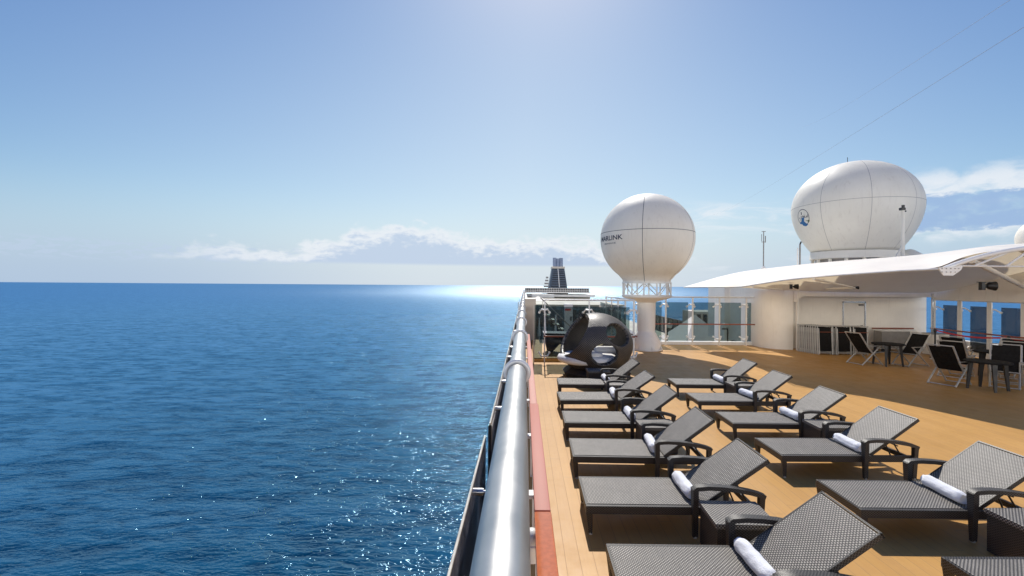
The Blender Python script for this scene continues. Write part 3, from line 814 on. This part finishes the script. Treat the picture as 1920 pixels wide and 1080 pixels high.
MB().tube([(0,0,-.3), (0,0,.3), (0,0,1.8)], [.08, .065, .05], 12).build('mast', M['dome'], a, smooth=True)
g = MB(); g.box((-.03, 0, 1.84), (.16, .12, .09)); g.box((0, 0, 1.93), (.07, .07, .12)); g.box((.03,0,1.76), (.14,.06,.05)); g.build('lamp_head', M['black'], a)
MB().bar((-.35, 0, -.12), (-.02, 0, .45), .05, .05).build('brace', M['dome'], a)
a = thing('roof_vent', 'grey cone shaped roof vent at the right foot of the larger dome', 'vent', P(1705, 488, 19.6))
MB().lathe([(.75, -.3), (.75, 0), (.15, .42), (.0, .46)], n=28).build('cowl', M['dome'], a, smooth=True, angle=30)
for (q0, q1, lab) in (((1335, 405, 60), (1935, 40, 5.5), 'long thin dark stay cable slanting up over the domes to the right'),
                      ((1500, 240, 50), (1925, -22, 6), 'upper faint thin stay cable crossing the top right corner of the sky')):
    A = Vector(P(*q0)); B = Vector(P(*q1)); pts = []
    for k_ in range(25):
        f_ = k_/24*1.2; p_ = A.lerp(B, f_); p_.z -= .5*math.sin(min(1, f_)*PI)*.6; pts.append(p_)
    tag(MB().tube(pts, .0024, 5).build('stay_cable', M['steel_grey'], smooth=True), lab, 'cable')

# ================================================================== DECK CHAIRS
def make_chair():      # faces local +X
    t = thing('deck_chair', 'ph', 'deck chair', group='folding deck chairs around the tables')
    fr = MB(); hw = .29
    for s in (-hw, hw):
        fr.tube([(-.50, s, 1.08), (-.17, s, .60), (.0, s, .40)], .023, 8)          # back rail
        fr.tube([(-.30, s*.96, .63), (.28, s*.96, .66)], .0001, 4)
        fr.tube([(.0, s*.93, .40), (.42, s*.93, .44)], .016, 8)
    fr.tube([(-.50, -hw, 1.08), (-.50, hw, 1.08)], .016, 8); fr.tube([(.42, -hw, .44), (.42, hw, .44)], .014, 8)
    fr.build('back_frame', M['chair_frame'], t, smooth=True)
    for s in (-hw-.03, hw+.03):
        MB().box((.03, s, .655), (.56, .045, .022), bev=.006).build('armrest', M['chair_frame'], t)
    lg = MB()
    for s in (-hw-.02, hw+.02): lg.tube([(.27, s, .65), (-.42, s, .012)], .022, 8)
    lg.tube([(-.40, -hw-.02, .03), (-.40, hw+.02, .03)], .014, 8); lg.build('leg_frame', M['chair_frame'], t, smooth=True)
    lg = MB()
    for s in (-hw+.02, hw-.02): lg.tube([(-.20, s, .65), (.40, s, .012)], .022, 8)
    lg.tube([(.385, -hw+.02, .03), (.385, hw-.02, .03)], .014, 8); lg.build('leg_frame', M['chair_frame'], t, smooth=True)
    b = MB(); pts = [(-.475, 0, 1.045), (-.31, 0, .79), (-.17, 0, .59), (-.02, 0, .40)]
    b.strip(pts, .52, .012, (0,1,0)); b.build('back_fabric', M['plastic_black'], t)
    b = MB(); b.strip([(-.02, 0, .395), (.12, 0, .385), (.28, 0, .40), (.41, 0, .435)], .50, .012, (0,1,0)); b.build('seat_fabric', M['plastic_black'], t)
    return t
CH0 = make_chair()
chairs = [(11.70, 15.6, 8, 'open deck chair left of the far table, backing the folded stack'),
          (13.00, 15.35, 192, 'open deck chair right of the far table, before the grey trolley'),
          (11.62, 12.40, 22, 'nearest open deck chair, on the left of the near black table'),
          (12.80, 13.45, 30, 'open deck chair behind the near black table with its back to the left'),
          (12.85, 12.15, 222, 'open deck chair right of the near black table, facing left'),
          (14.0, 14.7, 30, 'open deck chair in the back row before the red belt barrier'),
          (14.55, 13.7, 205, 'open deck chair at the right edge in the back row'),
          (13.75, 12.8, 215, 'open deck chair behind the right-hand one at the near table')]
for i, (x, y, a, lab) in enumerate(chairs):
    o = CH0 if i == 0 else dup(CH0, (x, y, 0))
    o.location = (x, y, 0); o.rotation_euler = (0, 0, R(a)); o['label'] = lab
def make_table():
    t = thing('deck_table', 'ph', 'table', group='black tables under the canopy')
    b = MB(); b.lathe([(.02,.70),(.45,.70),(.47,.712),(.47,.728),(.45,.74),(.02,.741)], n=40); b.build('tabletop', M['plastic_black'], t, smooth=True, angle=30)
    for a in (45, 135, 225, 315):
        c_, s_ = math.cos(R(a)), math.sin(R(a))
        MB().bar((c_*.33, s_*.33, .70), (c_*.40, s_*.40, 0), .10, .08, w1=.05, h1=.05).build('leg', M['black'], t)
    return t
TT0 = make_table()
for i, (x, y, lab) in enumerate([(12.28, 15.35, 'black table between the two deck chairs nearest the folded stack'),
                                 (11.98, 11.75, 'nearest black table, surrounded by deck chairs on the right'),
                                 (14.05, 13.6, 'black table in the back row before the red belt barrier')]):
    o = TT0 if i == 0 else dup(TT0, (x, y, 0)); o.location = (x, y, 0); o['label'] = lab; o.rotation_euler = (0, 0, R(20*i))
def folded():
    t = thing('folded_chair', 'ph', 'folded deck chair', group='folded deck chairs stacked by the recess wall')
    f = MB()
    for s in (-.28, .28):
        f.tube([(s, 0, 0), (s, .05, 1.12)], .018, 8); f.tube([(s*.88, -.035, .02), (s*.88, .02, 1.02)], .016, 8)
    for z_ in (.06, 1.10): f.tube([(-.28, .003, z_), (.28, .003, z_)], .015, 8)
    f.tube([(-.25, -.03, .10), (.25, -.03, .10)], .014, 8)
    f.build('frame', M['chair_frame'], t, smooth=True)
    MB().strip([(0, -.015, .14), (0, .01, .6), (0, .035, 1.06)], .46, .012, (1,0,0)).build('fabric', M['plastic_black'], t)
    MB().tube([(-.24, -.05, .88), (.24, -.05, .88)], .011, 6).build('strap_bar', M['teak_line'], t)
    return t
F0 = folded(); fc = 0
def put_folded(x, y, rz, lab):
    global fc
    o = F0 if fc == 0 else dup(F0, (x, y, 0))
    o.location = (x, y, 0); o.rotation_euler = (R(random.uniform(-1, 1)), 0, R(rz)); o['label'] = lab; fc += 1
for k_ in range(10):
    put_folded(11.46+.030*k_, 18.55-.095*k_, random.uniform(-2, 2), 'frontmost folded chair of the long left stack' if k_ == 9 else 'folded chair packed behind others in the long left stack, white edges showing')
for k_ in range(4):
    put_folded(12.30+.035*k_+.0, 18.0-.12*k_, random.uniform(-3, 3), 'frontmost folded chair of the middle stack' if k_ == 3 else 'folded chair packed inside the middle stack by the wall')
for k_ in range(4):
    put_folded(12.92+.035*k_, 17.95-.12*k_, random.uniform(-3, 3), 'frontmost folded chair of the right stack' if k_ == 3 else 'folded chair packed inside the right stack near the door')

# trolley, cabinet, belt barrier
t = thing('service_trolley', 'grey panelled service trolley parked against the recess wall below the wooden handrail', 'trolley', (15.25, 18.75, 0))
MB().box((-.1, 0, .50), (1.15, .45, .68), bev=.01).build('panel', M['steel_grey'], t)
MB().box((-.02, 0, .86), (1.42, .50, .03)).build('tray', M['frame_white'], t)
g = MB()
for z_ in (.2, .33, .46, .59, .72): g.tube([(.5, -.24, z_), (.72, -.24, z_)], .008, 6)
for x_ in (.5, .61, .72): g.tube([(x_, -.24, .15), (x_, -.24, .86)], .009, 6)
g.build('wire_basket', M['frame_white'], t)
for x_ in (-.6, .62):
    for y_ in (-.18, .18): MB().tube([(x_, y_-.02, .07), (x_, y_+.02, .07)], .07, 14).build('wheel', M['black'], t)
t = thing('cabinet', 'small white drawer cabinet in the corner by the starboard glass', 'cabinet', (16.15, 17.85, 0))
MB().box((0, 0, .42), (.62, .5, .80), bev=.012).build('body', M['white'], t)
for z_ in (.66, .40, .16): 
    dw = MB().box((0, -.262, z_), (.54, .022, .22), bev=.006).build('drawer', M['white'], t)
    MB().box((0, -.280, z_+.02), (.12, .014, .02)).build('handle', M['black'], dw)
MB().box((0, 0, .84), (.66, .54, .03), bev=.006).build('top', M['steel_grey'], t)
ps_ = [(15.45, 17.1), (15.55, 14.6), (15.6, 12.2)]
labs = ['black belt barrier post at the far end of the red belt by the cabinet', 'middle black belt barrier post behind the deck chairs', 'nearest black belt barrier post, at the right edge']
for i, (x, y) in enumerate(ps_):
    t = thing('barrier_post', labs[i], 'barrier post', (x, y, 0), group='belt barrier posts')
    MB().tube([(0,0,.02), (0,0,.98)], .028, 12).build('pole', M['black'], t, smooth=True)
    MB().lathe([(.045,.96),(.05,1.0),(.05,1.06),(.03,1.09)], n=16).build('cap', M['black'], t, smooth=True)
    MB().lathe([(.17,0),(.17,.02),(.05,.04)], n=24).build('base', M['black'], t)
for i in range(2):
    (x0, y0), (x1, y1) = ps_[i], ps_[i+1]
    pts = [(x0+(x1-x0)*f, y0-.06+(y1-y0+.12)*f, 1.03-.10*math.sin(f*PI)) for f in [j/10 for j in range(11)]]
    m_ = MB()
    for a_, b_ in zip(pts, pts[1:]): m_.bar(a_, b_, .004, .05, up=(0,0,1))
    tag(m_.build('barrier_belt', M['red']), ['red belt from the cabinet corner to the middle barrier post', 'red belt from the middle barrier post to the right edge'][i], 'belt', 'red barrier belts')

# ================================================================== BEYOND THE SCREENS
# navy covered furniture
t = thing('covered_daybed', 'daybed under a dark navy fitted cover behind the port glass screen', 'covered daybed', (1.35, 16.9, .14))
c = MB(); nx = 12; vs = []; fs = []
def cover_z(u): return .18 + .42*(abs(2*u-1)**1.6)*0 
top = [(-.62,-.4),(.62,-.4),(.62,.4),(-.62,.4)]; 
vs = [(-.64,-.42,.74),(.72,-.42,.72),(.72,.42,.72),(-.64,.42,.74), (-.50,-.36,.10),(.62,-.36,.34),(.62,.36,.34),(-.50,.36,.10), (-.05,-.38,.34),(-.05,.38,.34),(-.32,-.36,.04),(-.32,.36,.04)]
c.add(vs, [(0,1,2,3),(0,4,10,8,5,1),(3,2,6,9,11,7),(0,3,7,4),(1,5,6,2),(4,7,11,10),(10,11,9,8),(8,9,6,5)])
c.build('cover', M['navy'], t); 
g = MB()
for x_ in (-.4, .58):
    for y_ in (-.32, .32): g.bar((x_, y_, 0), (x_, y_, .3), .04, .04)
g.build('leg', M['black'], t)
# stairway behind the port screen
t = thing('stairway', 'open stairway with red handrail beyond the port glass screen', 'stairway', (0, 0, 0))
g = MB()
for y_ in (20.95, 21.9): g.bar((.75, y_, 1.55), (2.9, y_, -.6), .05, .26, up=(0,1,0))
g.build('stringer', M['steel_grey'], t)
for k_ in range(10):
    f_ = (k_+.5)/10; MB().box((.75+2.15*f_, 21.42, 1.55-2.15*f_), (.27, .9, .035)).build('tread', M['lowdeck'], t)
g = MB(); g.tube([(.75, 20.95, 2.05), (2.9, 20.95, .0)], .025, 8); 
g.build('handrail', M['steel_grey'], t)
for f_ in (.05, .35, .65, .95): MB().tube([(.75+2.15*f_, 20.95, 1.55-2.15*f_), (.75+2.15*f_, 20.95, 2.05-2.05*f_)], .016, 6).build('baluster', M['frame_white'], t)
t = thing('port_landing', 'cream landing block at the head of the stairway by the pipe rail', 'landing', (0,0,0))
MB().box((.28, 21.6, -.3), (.5, 2.0, 4.6)).build('wall', M['cream'], t)
t = thing('signal_post', 'white upright locker post with red fittings beyond the port screen', 'signal post', P(1066, 640, 23.5))
MB().box((0, 0, .2), (.42, .3, 3.4), bev=.02).build('column', M['hull'], t)
MB().box((-.05, -.2, 1.62), (.3, .12, .10)).build('fitting', M['red'], t)
MB().box((.12, -.17, 1.15), (.06, .05, .22)).build('hook', M['black'], t)

def tent(x, y, zpk, r, h_, label, ang0=0):
    t = thing('tent_canopy', label, 'tent canopy', (x, y, 0), ang0, 'pointed white tent canopies on the lower deck')
    vs = []; fs = []; n_ = 4; K_ = 10; seg = 6; N_ = n_*seg
    for i in range(K_+1):
        f_ = i/K_; rr = .06 + (r-.06)*f_; z_ = zpk - h_*(1-(1-f_)**1.5)*.75 - h_*.25*f_
        for j in range(N_):
            a0 = 2*PI*(j//seg)/n_ + PI/4; a1 = a0+2*PI/n_; q = (j % seg)/seg
            p0 = Vector((math.cos(a0), math.sin(a0))); p1 = Vector((math.cos(a1), math.sin(a1)))
            p = p0.lerp(p1, q)*rr*1.35; sg = (q*(1-q))*4
            p *= 1-.08*sg*f_
            vs.append((p.x, p.y, z_ - .12*sg*f_*(1-f_)))
    for i in range(K_):
        for j in range(N_): fs.append((i*N_+j, i*N_+(j+1)%N_, (i+1)*N_+(j+1)%N_, (i+1)*N_+j))
    MB().add(vs, fs).build('membrane', M['canvas'], t, smooth=True, angle=40)
    MB().tube([(0,0,-2.94), (0,0,zpk)], .06, 10).build('pole', M['white'], t)
    for a_ in range(4):
        an = PI/4+a_*PI/2; MB().tube([(1.35*r*math.cos(an), 1.35*r*math.sin(an), -2.94), (1.35*r*math.cos(an), 1.35*r*math.sin(an), zpk-h_)], .05, 8).build('corner_post', M['white'], t)
tent(10.5, 28.0, .85, 3.5, 2.7, 'pointed white tent canopy seen through the main glass screen', .2)
tent(6.6, 31.0, .0, 3.0, 1.9, 'lower white tent canopy behind the radome pedestal', .5)
tent(1.9, 62.0, 1.15, 2.6, .9, 'far white tent canopy near the port side before the funnel', .1)
for (px, lab) in ((1256, 'white globe lamp on dark post left of the tent peak'), (1360, 'white globe lamp on dark post by the white wall')):
    q = P(px, 612, 22.4); t = thing('globe_lamp', lab, 'globe lamp', (q[0], q[1], 0), group='globe lamps beyond the glass screen')
    MB().lathe([(.02,-.12),(.09,-.10),(.13,-.04),(.14,.0),(.12,.07),(.07,.12),(.01,.14)], (0,0,q[2]), n=24).build('globe', M['globe'], t, smooth=True)
    g = MB(); g.tube([(.13 if px > 1300 else -.12, 0, -2.9), (.13 if px > 1300 else -.12, 0, q[2]-.14)], .035, 8); g.tube([(-.15, 0, q[2]-.15), (.15, 0, q[2]-.15)], .03, 8); g.build('post', M['black'], t)

# starboard windbreak with dark panels
t = thing('windbreak', 'row of tall dark panels along the starboard edge of the lower deck', 'windbreak')
MB().box((16.95, 42, -2.0), (.08, 44, 1.9)).build('wall', M['steel_grey'], t)
pn = MB().box((0, 0, 0), (.06, 1.1, 1.6)).build('dark_panel', M['darkglass'], t, loc=(16.87, 22.5, -1.95))
for k_ in range(1, 26):
    c = pn.copy(); COL.objects.link(c); c.location = (16.87, 22.5+1.65*k_, -1.95)
# port side wall of the lower decks
t = thing('port_bulwark', 'cream bulwark wall with openings along the port side beyond the screen', 'bulwark')
MB().box((.05, 66, -1.1), (.5, 86, 3.6)).build('wall', M['cream'], t)
MB().box((.10, 66, .80), (.7, 86, .12)).build('capping', M['white'], t)
# mid-ship house
t = thing('midship_house', 'midship house with dark blue glazing seen through the port screen', 'deckhouse')
MB().box((5.3, 50, -1.2), (8.6, 10, 3.6)).build('wall', M['bluedeck'], t)
MB().box((5.3, 50, .68), (9.2, 10.6, .16)).build('roof', M['lowdeck'], t)
g0 = MB().box((0, 0, 0), (1.15, .06, 1.7)).build('window', M['darkglass'], t, loc=(1.8, 44.96, -.6))
for k_ in range(1, 6):
    c = g0.copy(); COL.objects.link(c); c.location = (1.8+1.4*k_, 44.96, -.6)
t = thing('lattice_house', 'low dark lattice house beyond the tent on the lower deck', 'deckhouse')
MB().box((15.2, 38, -1.15), (2.9, 3, 3.5)).build('wall', M['cream'], t)
g0 = MB().box((0, 0, 0), (.30, .06, 1.5)).build('opening', M['darkglass'], t, loc=(14.0, 36.46, -.35))
for k_ in range(1, 6):
    c = g0.copy(); COL.objects.link(c); c.location = (14.0+.49*k_, 36.46, -.35)
# small loungers and parasols scattered on the lower deck
rnd = random.Random(3)
u0 = None
for i in range(10):
    x = rnd.uniform(1.2, 9.5); y = rnd.uniform(24, 42)
    t = thing('folded_parasol', 'slim covered parasol or post seen dimly through the tinted screens on the lower deck', 'parasol', (x, y, -2.94), group='closed parasols on the lower deck')
    MB().tube([(0,0,0), (0,0,1.2), (0,0,1.25), (0,0,2.9+rnd.uniform(-.3,.5))], [.03,.03,.14,.03], 8).build('parasol_cover', M['hull'] if i % 3 else M['navy'], t, smooth=True)
    MB().lathe([(.28,0),(.28,.08),(.05,.1)], n=12).build('base', M['steel_grey'], t)
pool = MB().box((6.5, 35.5, -2.93), (5.0, 9, .03)); struct(pool.build('pool_water', M['bluedeck']))

# aft superstructure and funnel
t = thing('aft_house', 'far aft superstructure topped with railings below the funnel', 'superstructure')
AY = 114
MB().box((8.0, AY, -1.4), (15.6, 10, 3.0)).build('wall', M['cream'], t)
MB().box((8.2, AY-5.2, .35), (15.9, 10.5, .5)).build('upper_wall', M['wall'], t)
MB().box((7.6, AY-5.3, 1.05), (15.0, 10.5, .22)).build('roof', M['wall'], t)
g = MB()
for k_ in range(38):
    x_ = .2+14.8*k_/37; g.bar((x_, AY-10.4, 1.1), (x_, AY-10.4, 2.05), .07, .05)
for z_ in (1.5, 2.05): g.bar((.1, AY-10.4, z_), (15.1, AY-10.4, z_), .06, .08)
g.build('railing', M['frame_white'], t)
g = MB()
g.box((7.6, AY-8, 1.6), (14.9, 1.2, .95))
g.build('vent_wall', M['aft_dark'], t)
MB().box((4.2, AY-11.5, .30), (5.0, 2.5, .75), bev=.05).build('white_roof', M['white'], t)
fn = thing('funnel', 'blue-grey louvred ship funnel with three exhaust pipes on the far deck', 'funnel', (8.4, 116, 0))
fn.scale = (1.14, 1, 1)
FZ0, FZ1 = .2, 7.0
def fun_w(z): 
    f_ = (z-FZ0)/(FZ1-FZ0); return 3.6 + (2.0-3.6)*f_
vs = []
b0x, b1x = (-2.2, 2.3), (-1.25, 1.45)
vs = [(b0x[0],-2.8,FZ0),(b0x[1],-2.8,FZ0),(b0x[1],4,FZ0),(b0x[0],4,FZ0),(b1x[0],-1.6,FZ1),(b1x[1],-1.6,FZ1),(b1x[1],2.6,FZ1),(b1x[0],2.6,FZ1)]
MB().add(vs, [(3,2,1,0),(4,5,6,7),(0,1,5,4),(1,2,6,5),(2,3,7,6),(3,0,4,7)]).build('casing', M['funnel'], fn)
MB().box((.1, .4, 7.2), (2.9, 4.4, .55), bev=.12).build('crown', M['cream'], fn)
def fp(u, z, dy=-.06):
    f_ = (z-FZ0)/(FZ1-FZ0); x0 = b0x[0]+(b1x[0]-b0x[0])*f_; x1 = b0x[1]+(b1x[1]-b0x[1])*f_
    return (x0+(x1-x0)*u, -2.8+1.2*f_+dy, z)
zs = [2.2, 6.7]
MB().add([fp(.10, 2.2), fp(.94, 2.2), fp(.93, 6.75), fp(.14, 6.75)], [(0,1,2,3)]).build('louvre_panel', M['funnel_dark'], fn)
for z_ in (2.75, 3.3, 3.85, 4.4, 4.95, 5.5, 6.05, 6.5):
    MB().bar(fp(.10, z_, -.14), fp(.94, z_, -.14), .07, .06, up=(0,0,1)).build('louvre', M['exhaust'], fn)
MB().tube([fp(.47, 6.9, -.22), fp(.52, 5.0, -.22), fp(.56, 2.2, -.22)], .09, 6).build('ladder', M['white'], fn)
for x_, z_ in ((-.62, 9.75), (.12, 9.55), (.85, 9.7)):
    MB().tube([(x_, .2, 7.3), (x_, .2, z_)], .40, 16).build('exhaust_pipe', M['exhaust'], fn, smooth=True)
g = MB()
for k_ in range(6): g.box((b0x[0]-.15-.0-.2*(5-k_)*.35, -1.6, .9+.75*k_), (.5+.18*(5-k_), 1.4, .42))
g.build('side_platform', M['steel_grey'], fn)

# ================================================================== SKY
W = bpy.data.worlds.new('World'); S.world = W; W.use_nodes = True
t = NT(W.node_tree); bg = t.n['Background']
sky = t.new('ShaderNodeTexSky'); sky.sky_type = 'NISHITA'; sky.sun_disc = False
sky.sun_elevation = R(SUN_EL); sky.sun_rotation = R(SUN_AZ); sky.altitude = 30
sky.air_density = 1.0; sky.dust_density = .45; sky.ozone_density = 3.0
dirv = t.new('ShaderNodeTexCoord').outputs['Generated']; q = t.xyz(dirv)
az = t.m('MULTIPLY', t.m('ARCTAN2', q[0], q[1]), 180/PI); el = t.m('MULTIPLY', t.m('ARCSINE', q[2]), 180/PI)
def bell(x, c, w, soft): return t.m('SUBTRACT', 1.0, t.ss(t.m('ABSOLUTE', t.m('SUBTRACT', x, c)), w, w+soft))
v1 = t.comb(t.m('MULTIPLY', az, .42), t.m('MULTIPLY', el, .75))
v2 = t.comb(t.m('MULTIPLY', az, 1.0), t.m('MULTIPLY', el, 2.2))
n1 = t.noise(v1, 1.0, 5, .55, .3); n2 = t.noise(v2, 1.0, 4, .52, .4)
# bank on the horizon: top follows a hump over azimuth
def hump(c, w, h): 
    d_ = t.m('DIVIDE', t.m('SUBTRACT', az, c), w); return t.m('MULTIPLY', h, t.m('POWER', 2.718, t.m('MULTIPLY', -1.0, t.m('MULTIPLY', d_, d_))))
topc = t.m('ADD', t.m('ADD', hump(-15.0, 11.5, 5.3), t.m('ADD', hump(5.0, 10.0, 3.6), hump(-34.5, 4.0, 2.0))), 2.2)
topn = t.m('ADD', topc, t.m('MULTIPLY', t.m('SUBTRACT', n1, .5), 4.6))
below = t.ss(t.m('SUBTRACT', topn, el), -.25, 1.0)
above = t.ss(el, 2.25, 2.75)
side = t.m('MULTIPLY', t.ss(az, -46, -27), t.m('SUBTRACT', 1.0, t.ss(az, 13, 24)))
bank = t.m('MULTIPLY', t.m('MULTIPLY', below, above), side)
core = t.ss(t.m('SUBTRACT', t.m('SUBTRACT', topn, el), t.m('MULTIPLY', n2, 3.2)), -.9, 1.1)     # grey underside
# small separate puffs left
puff = t.m('MULTIPLY', t.m('MULTIPLY', t.ss(n2, .47, .56), bell(el, 3.1, .6, .6)), t.m('SUBTRACT', 1.0, t.ss(az, -30, -20)))
# right hand clouds
rn = t.noise(t.comb(t.m('MULTIPLY', az, .16), t.m('MULTIPLY', el, .75), 3.7), 1.0, 6, .6, .5)
band = t.m('MULTIPLY', t.m('MULTIPLY', t.ss(rn, .40, .66), bell(el, 8.0, .6, 1.6)), t.m('MULTIPLY', t.ss(az, 10, 19), t.m('SUBTRACT', 1.0, t.ss(az, 33, 38))))
bigm = t.m('MULTIPLY', t.m('ADD', t.m('MULTIPLY', bell(el, 7.7, 1.9, 2.6), 1.0), 0.0), t.ss(az, 36, 41))
big = t.m('MULTIPLY', bigm, t.ss(t.m('ADD', t.m('MULTIPLY', bigm, .55), t.m('MULTIPLY', t.m('SUBTRACT', n1, .5), 1.3)), .12, .62))
bigcore = t.m('MULTIPLY', t.ss(t.m('ADD', bell(el, 7.0, 1.0, 1.3), t.m('MULTIPLY', t.m('SUBTRACT', n2, .5), 1.4)), .35, .75), 1.0)
wisp = t.m('MULTIPLY', t.m('MULTIPLY', t.ss(rn, .52, .75), bell(el, 5.0, 2.5, 3.5)), t.m('MULTIPLY', t.ss(az, 6, 16), .35))
K_ = 10.0
sc_ = t.new('ShaderNodeSeparateColor'); t.l.new(sky.outputs[0], sc_.inputs[0])
def pw(x, p, k): return t.m('MULTIPLY', t.m('POWER', t.m('MULTIPLY', x, 1/K_), p), k*K_)
cc_ = t.new('ShaderNodeCombineColor')
t.l.new(pw(sc_.outputs[0], 1.5, 1.5), cc_.inputs[0]); t.l.new(pw(sc_.outputs[1], 1.25, 1.2), cc_.inputs[1]); t.l.new(pw(sc_.outputs[2], .8, .97), cc_.inputs[2])
skyc = cc_.outputs[0]
white = (.84*K_, .88*K_, .93*K_); grey = (.53*K_, .64*K_, .81*K_)
# keep clear sky a little deeper in blue high up on the left
haze = t.mix(t.ss(t.m('ABSOLUTE', az), 8, 46), c4((.645*K_, .745*K_, .82*K_)), c4((.43*K_, .57*K_, .745*K_)))
out = t.mix(t.m('MULTIPLY', bell(el, .2, .3, 11.0), .92), t.mix(t.m('MULTIPLY', bell(el, 0, 8, 38), t.rng(t.m('ABSOLUTE', az), 0, 50, .56, .14)), skyc, c4((.70*K_, .80*K_, .90*K_))), haze)
out = t.mix(t.m('MULTIPLY', puff, .50), out, c4(grey))
out = t.mix(t.m('MULTIPLY', bank, .86), out, t.mix(core, c4(white), c4(grey)))
out = t.mix(t.m('MULTIPLY', band, .6), out, c4(white))
out = t.mix(wisp, out, c4(white))
out = t.mix(t.m('MULTIPLY', big, .85), out, t.mix(bigcore, c4(white), c4((.33*K_, .48*K_, .74*K_))))
# bright unseen cloud band added low behind the viewer as fill for shaded sides
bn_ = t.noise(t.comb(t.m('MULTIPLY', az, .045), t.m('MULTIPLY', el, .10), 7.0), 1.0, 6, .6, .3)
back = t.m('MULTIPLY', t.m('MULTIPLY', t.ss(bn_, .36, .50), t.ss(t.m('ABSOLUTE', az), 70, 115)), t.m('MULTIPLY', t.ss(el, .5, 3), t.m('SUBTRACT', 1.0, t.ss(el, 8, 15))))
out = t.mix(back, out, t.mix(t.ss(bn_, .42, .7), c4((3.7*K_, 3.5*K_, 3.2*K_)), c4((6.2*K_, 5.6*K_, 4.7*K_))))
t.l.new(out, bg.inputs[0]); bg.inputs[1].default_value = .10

sun = bpy.data.lights.new('sun', 'SUN'); sun.energy = 4.9; sun.angle = R(.55); sun.color = (1.0, .95, .87)
so = bpy.data.objects.new('sun', sun); COL.objects.link(so)
dv = Vector((math.sin(R(SUN_AZ))*math.cos(R(SUN_EL)), math.cos(R(SUN_AZ))*math.cos(R(SUN_EL)), math.sin(R(SUN_EL))))
so.rotation_euler = dv.to_track_quat('Z', 'Y').to_euler(); so.location = (0, 0, 20)

# ================================================================== CAMERA
cd = bpy.data.cameras.new('camera'); co = bpy.data.objects.new('camera', cd); COL.objects.link(co)
co.location = (0, 0, 2.6); cd.lens = 16.0; cd.sensor_width = 36
cd.shift_x = -23/1920; cd.shift_y = -4.6/1920
cd.clip_start = .05; cd.clip_end = 200000
co.rotation_euler = (Matrix.Rotation(R(90), 3, 'X') @ Matrix.Rotation(R(.42), 3, 'Z')).to_euler()
S.camera = co
S.view_settings.view_transform = 'Standard'; S.view_settings.look = 'None'
S.view_settings.exposure = 0; S.view_settings.gamma = 1
S.cycles.max_bounces = 8; S.cycles.transparent_max_bounces = 16
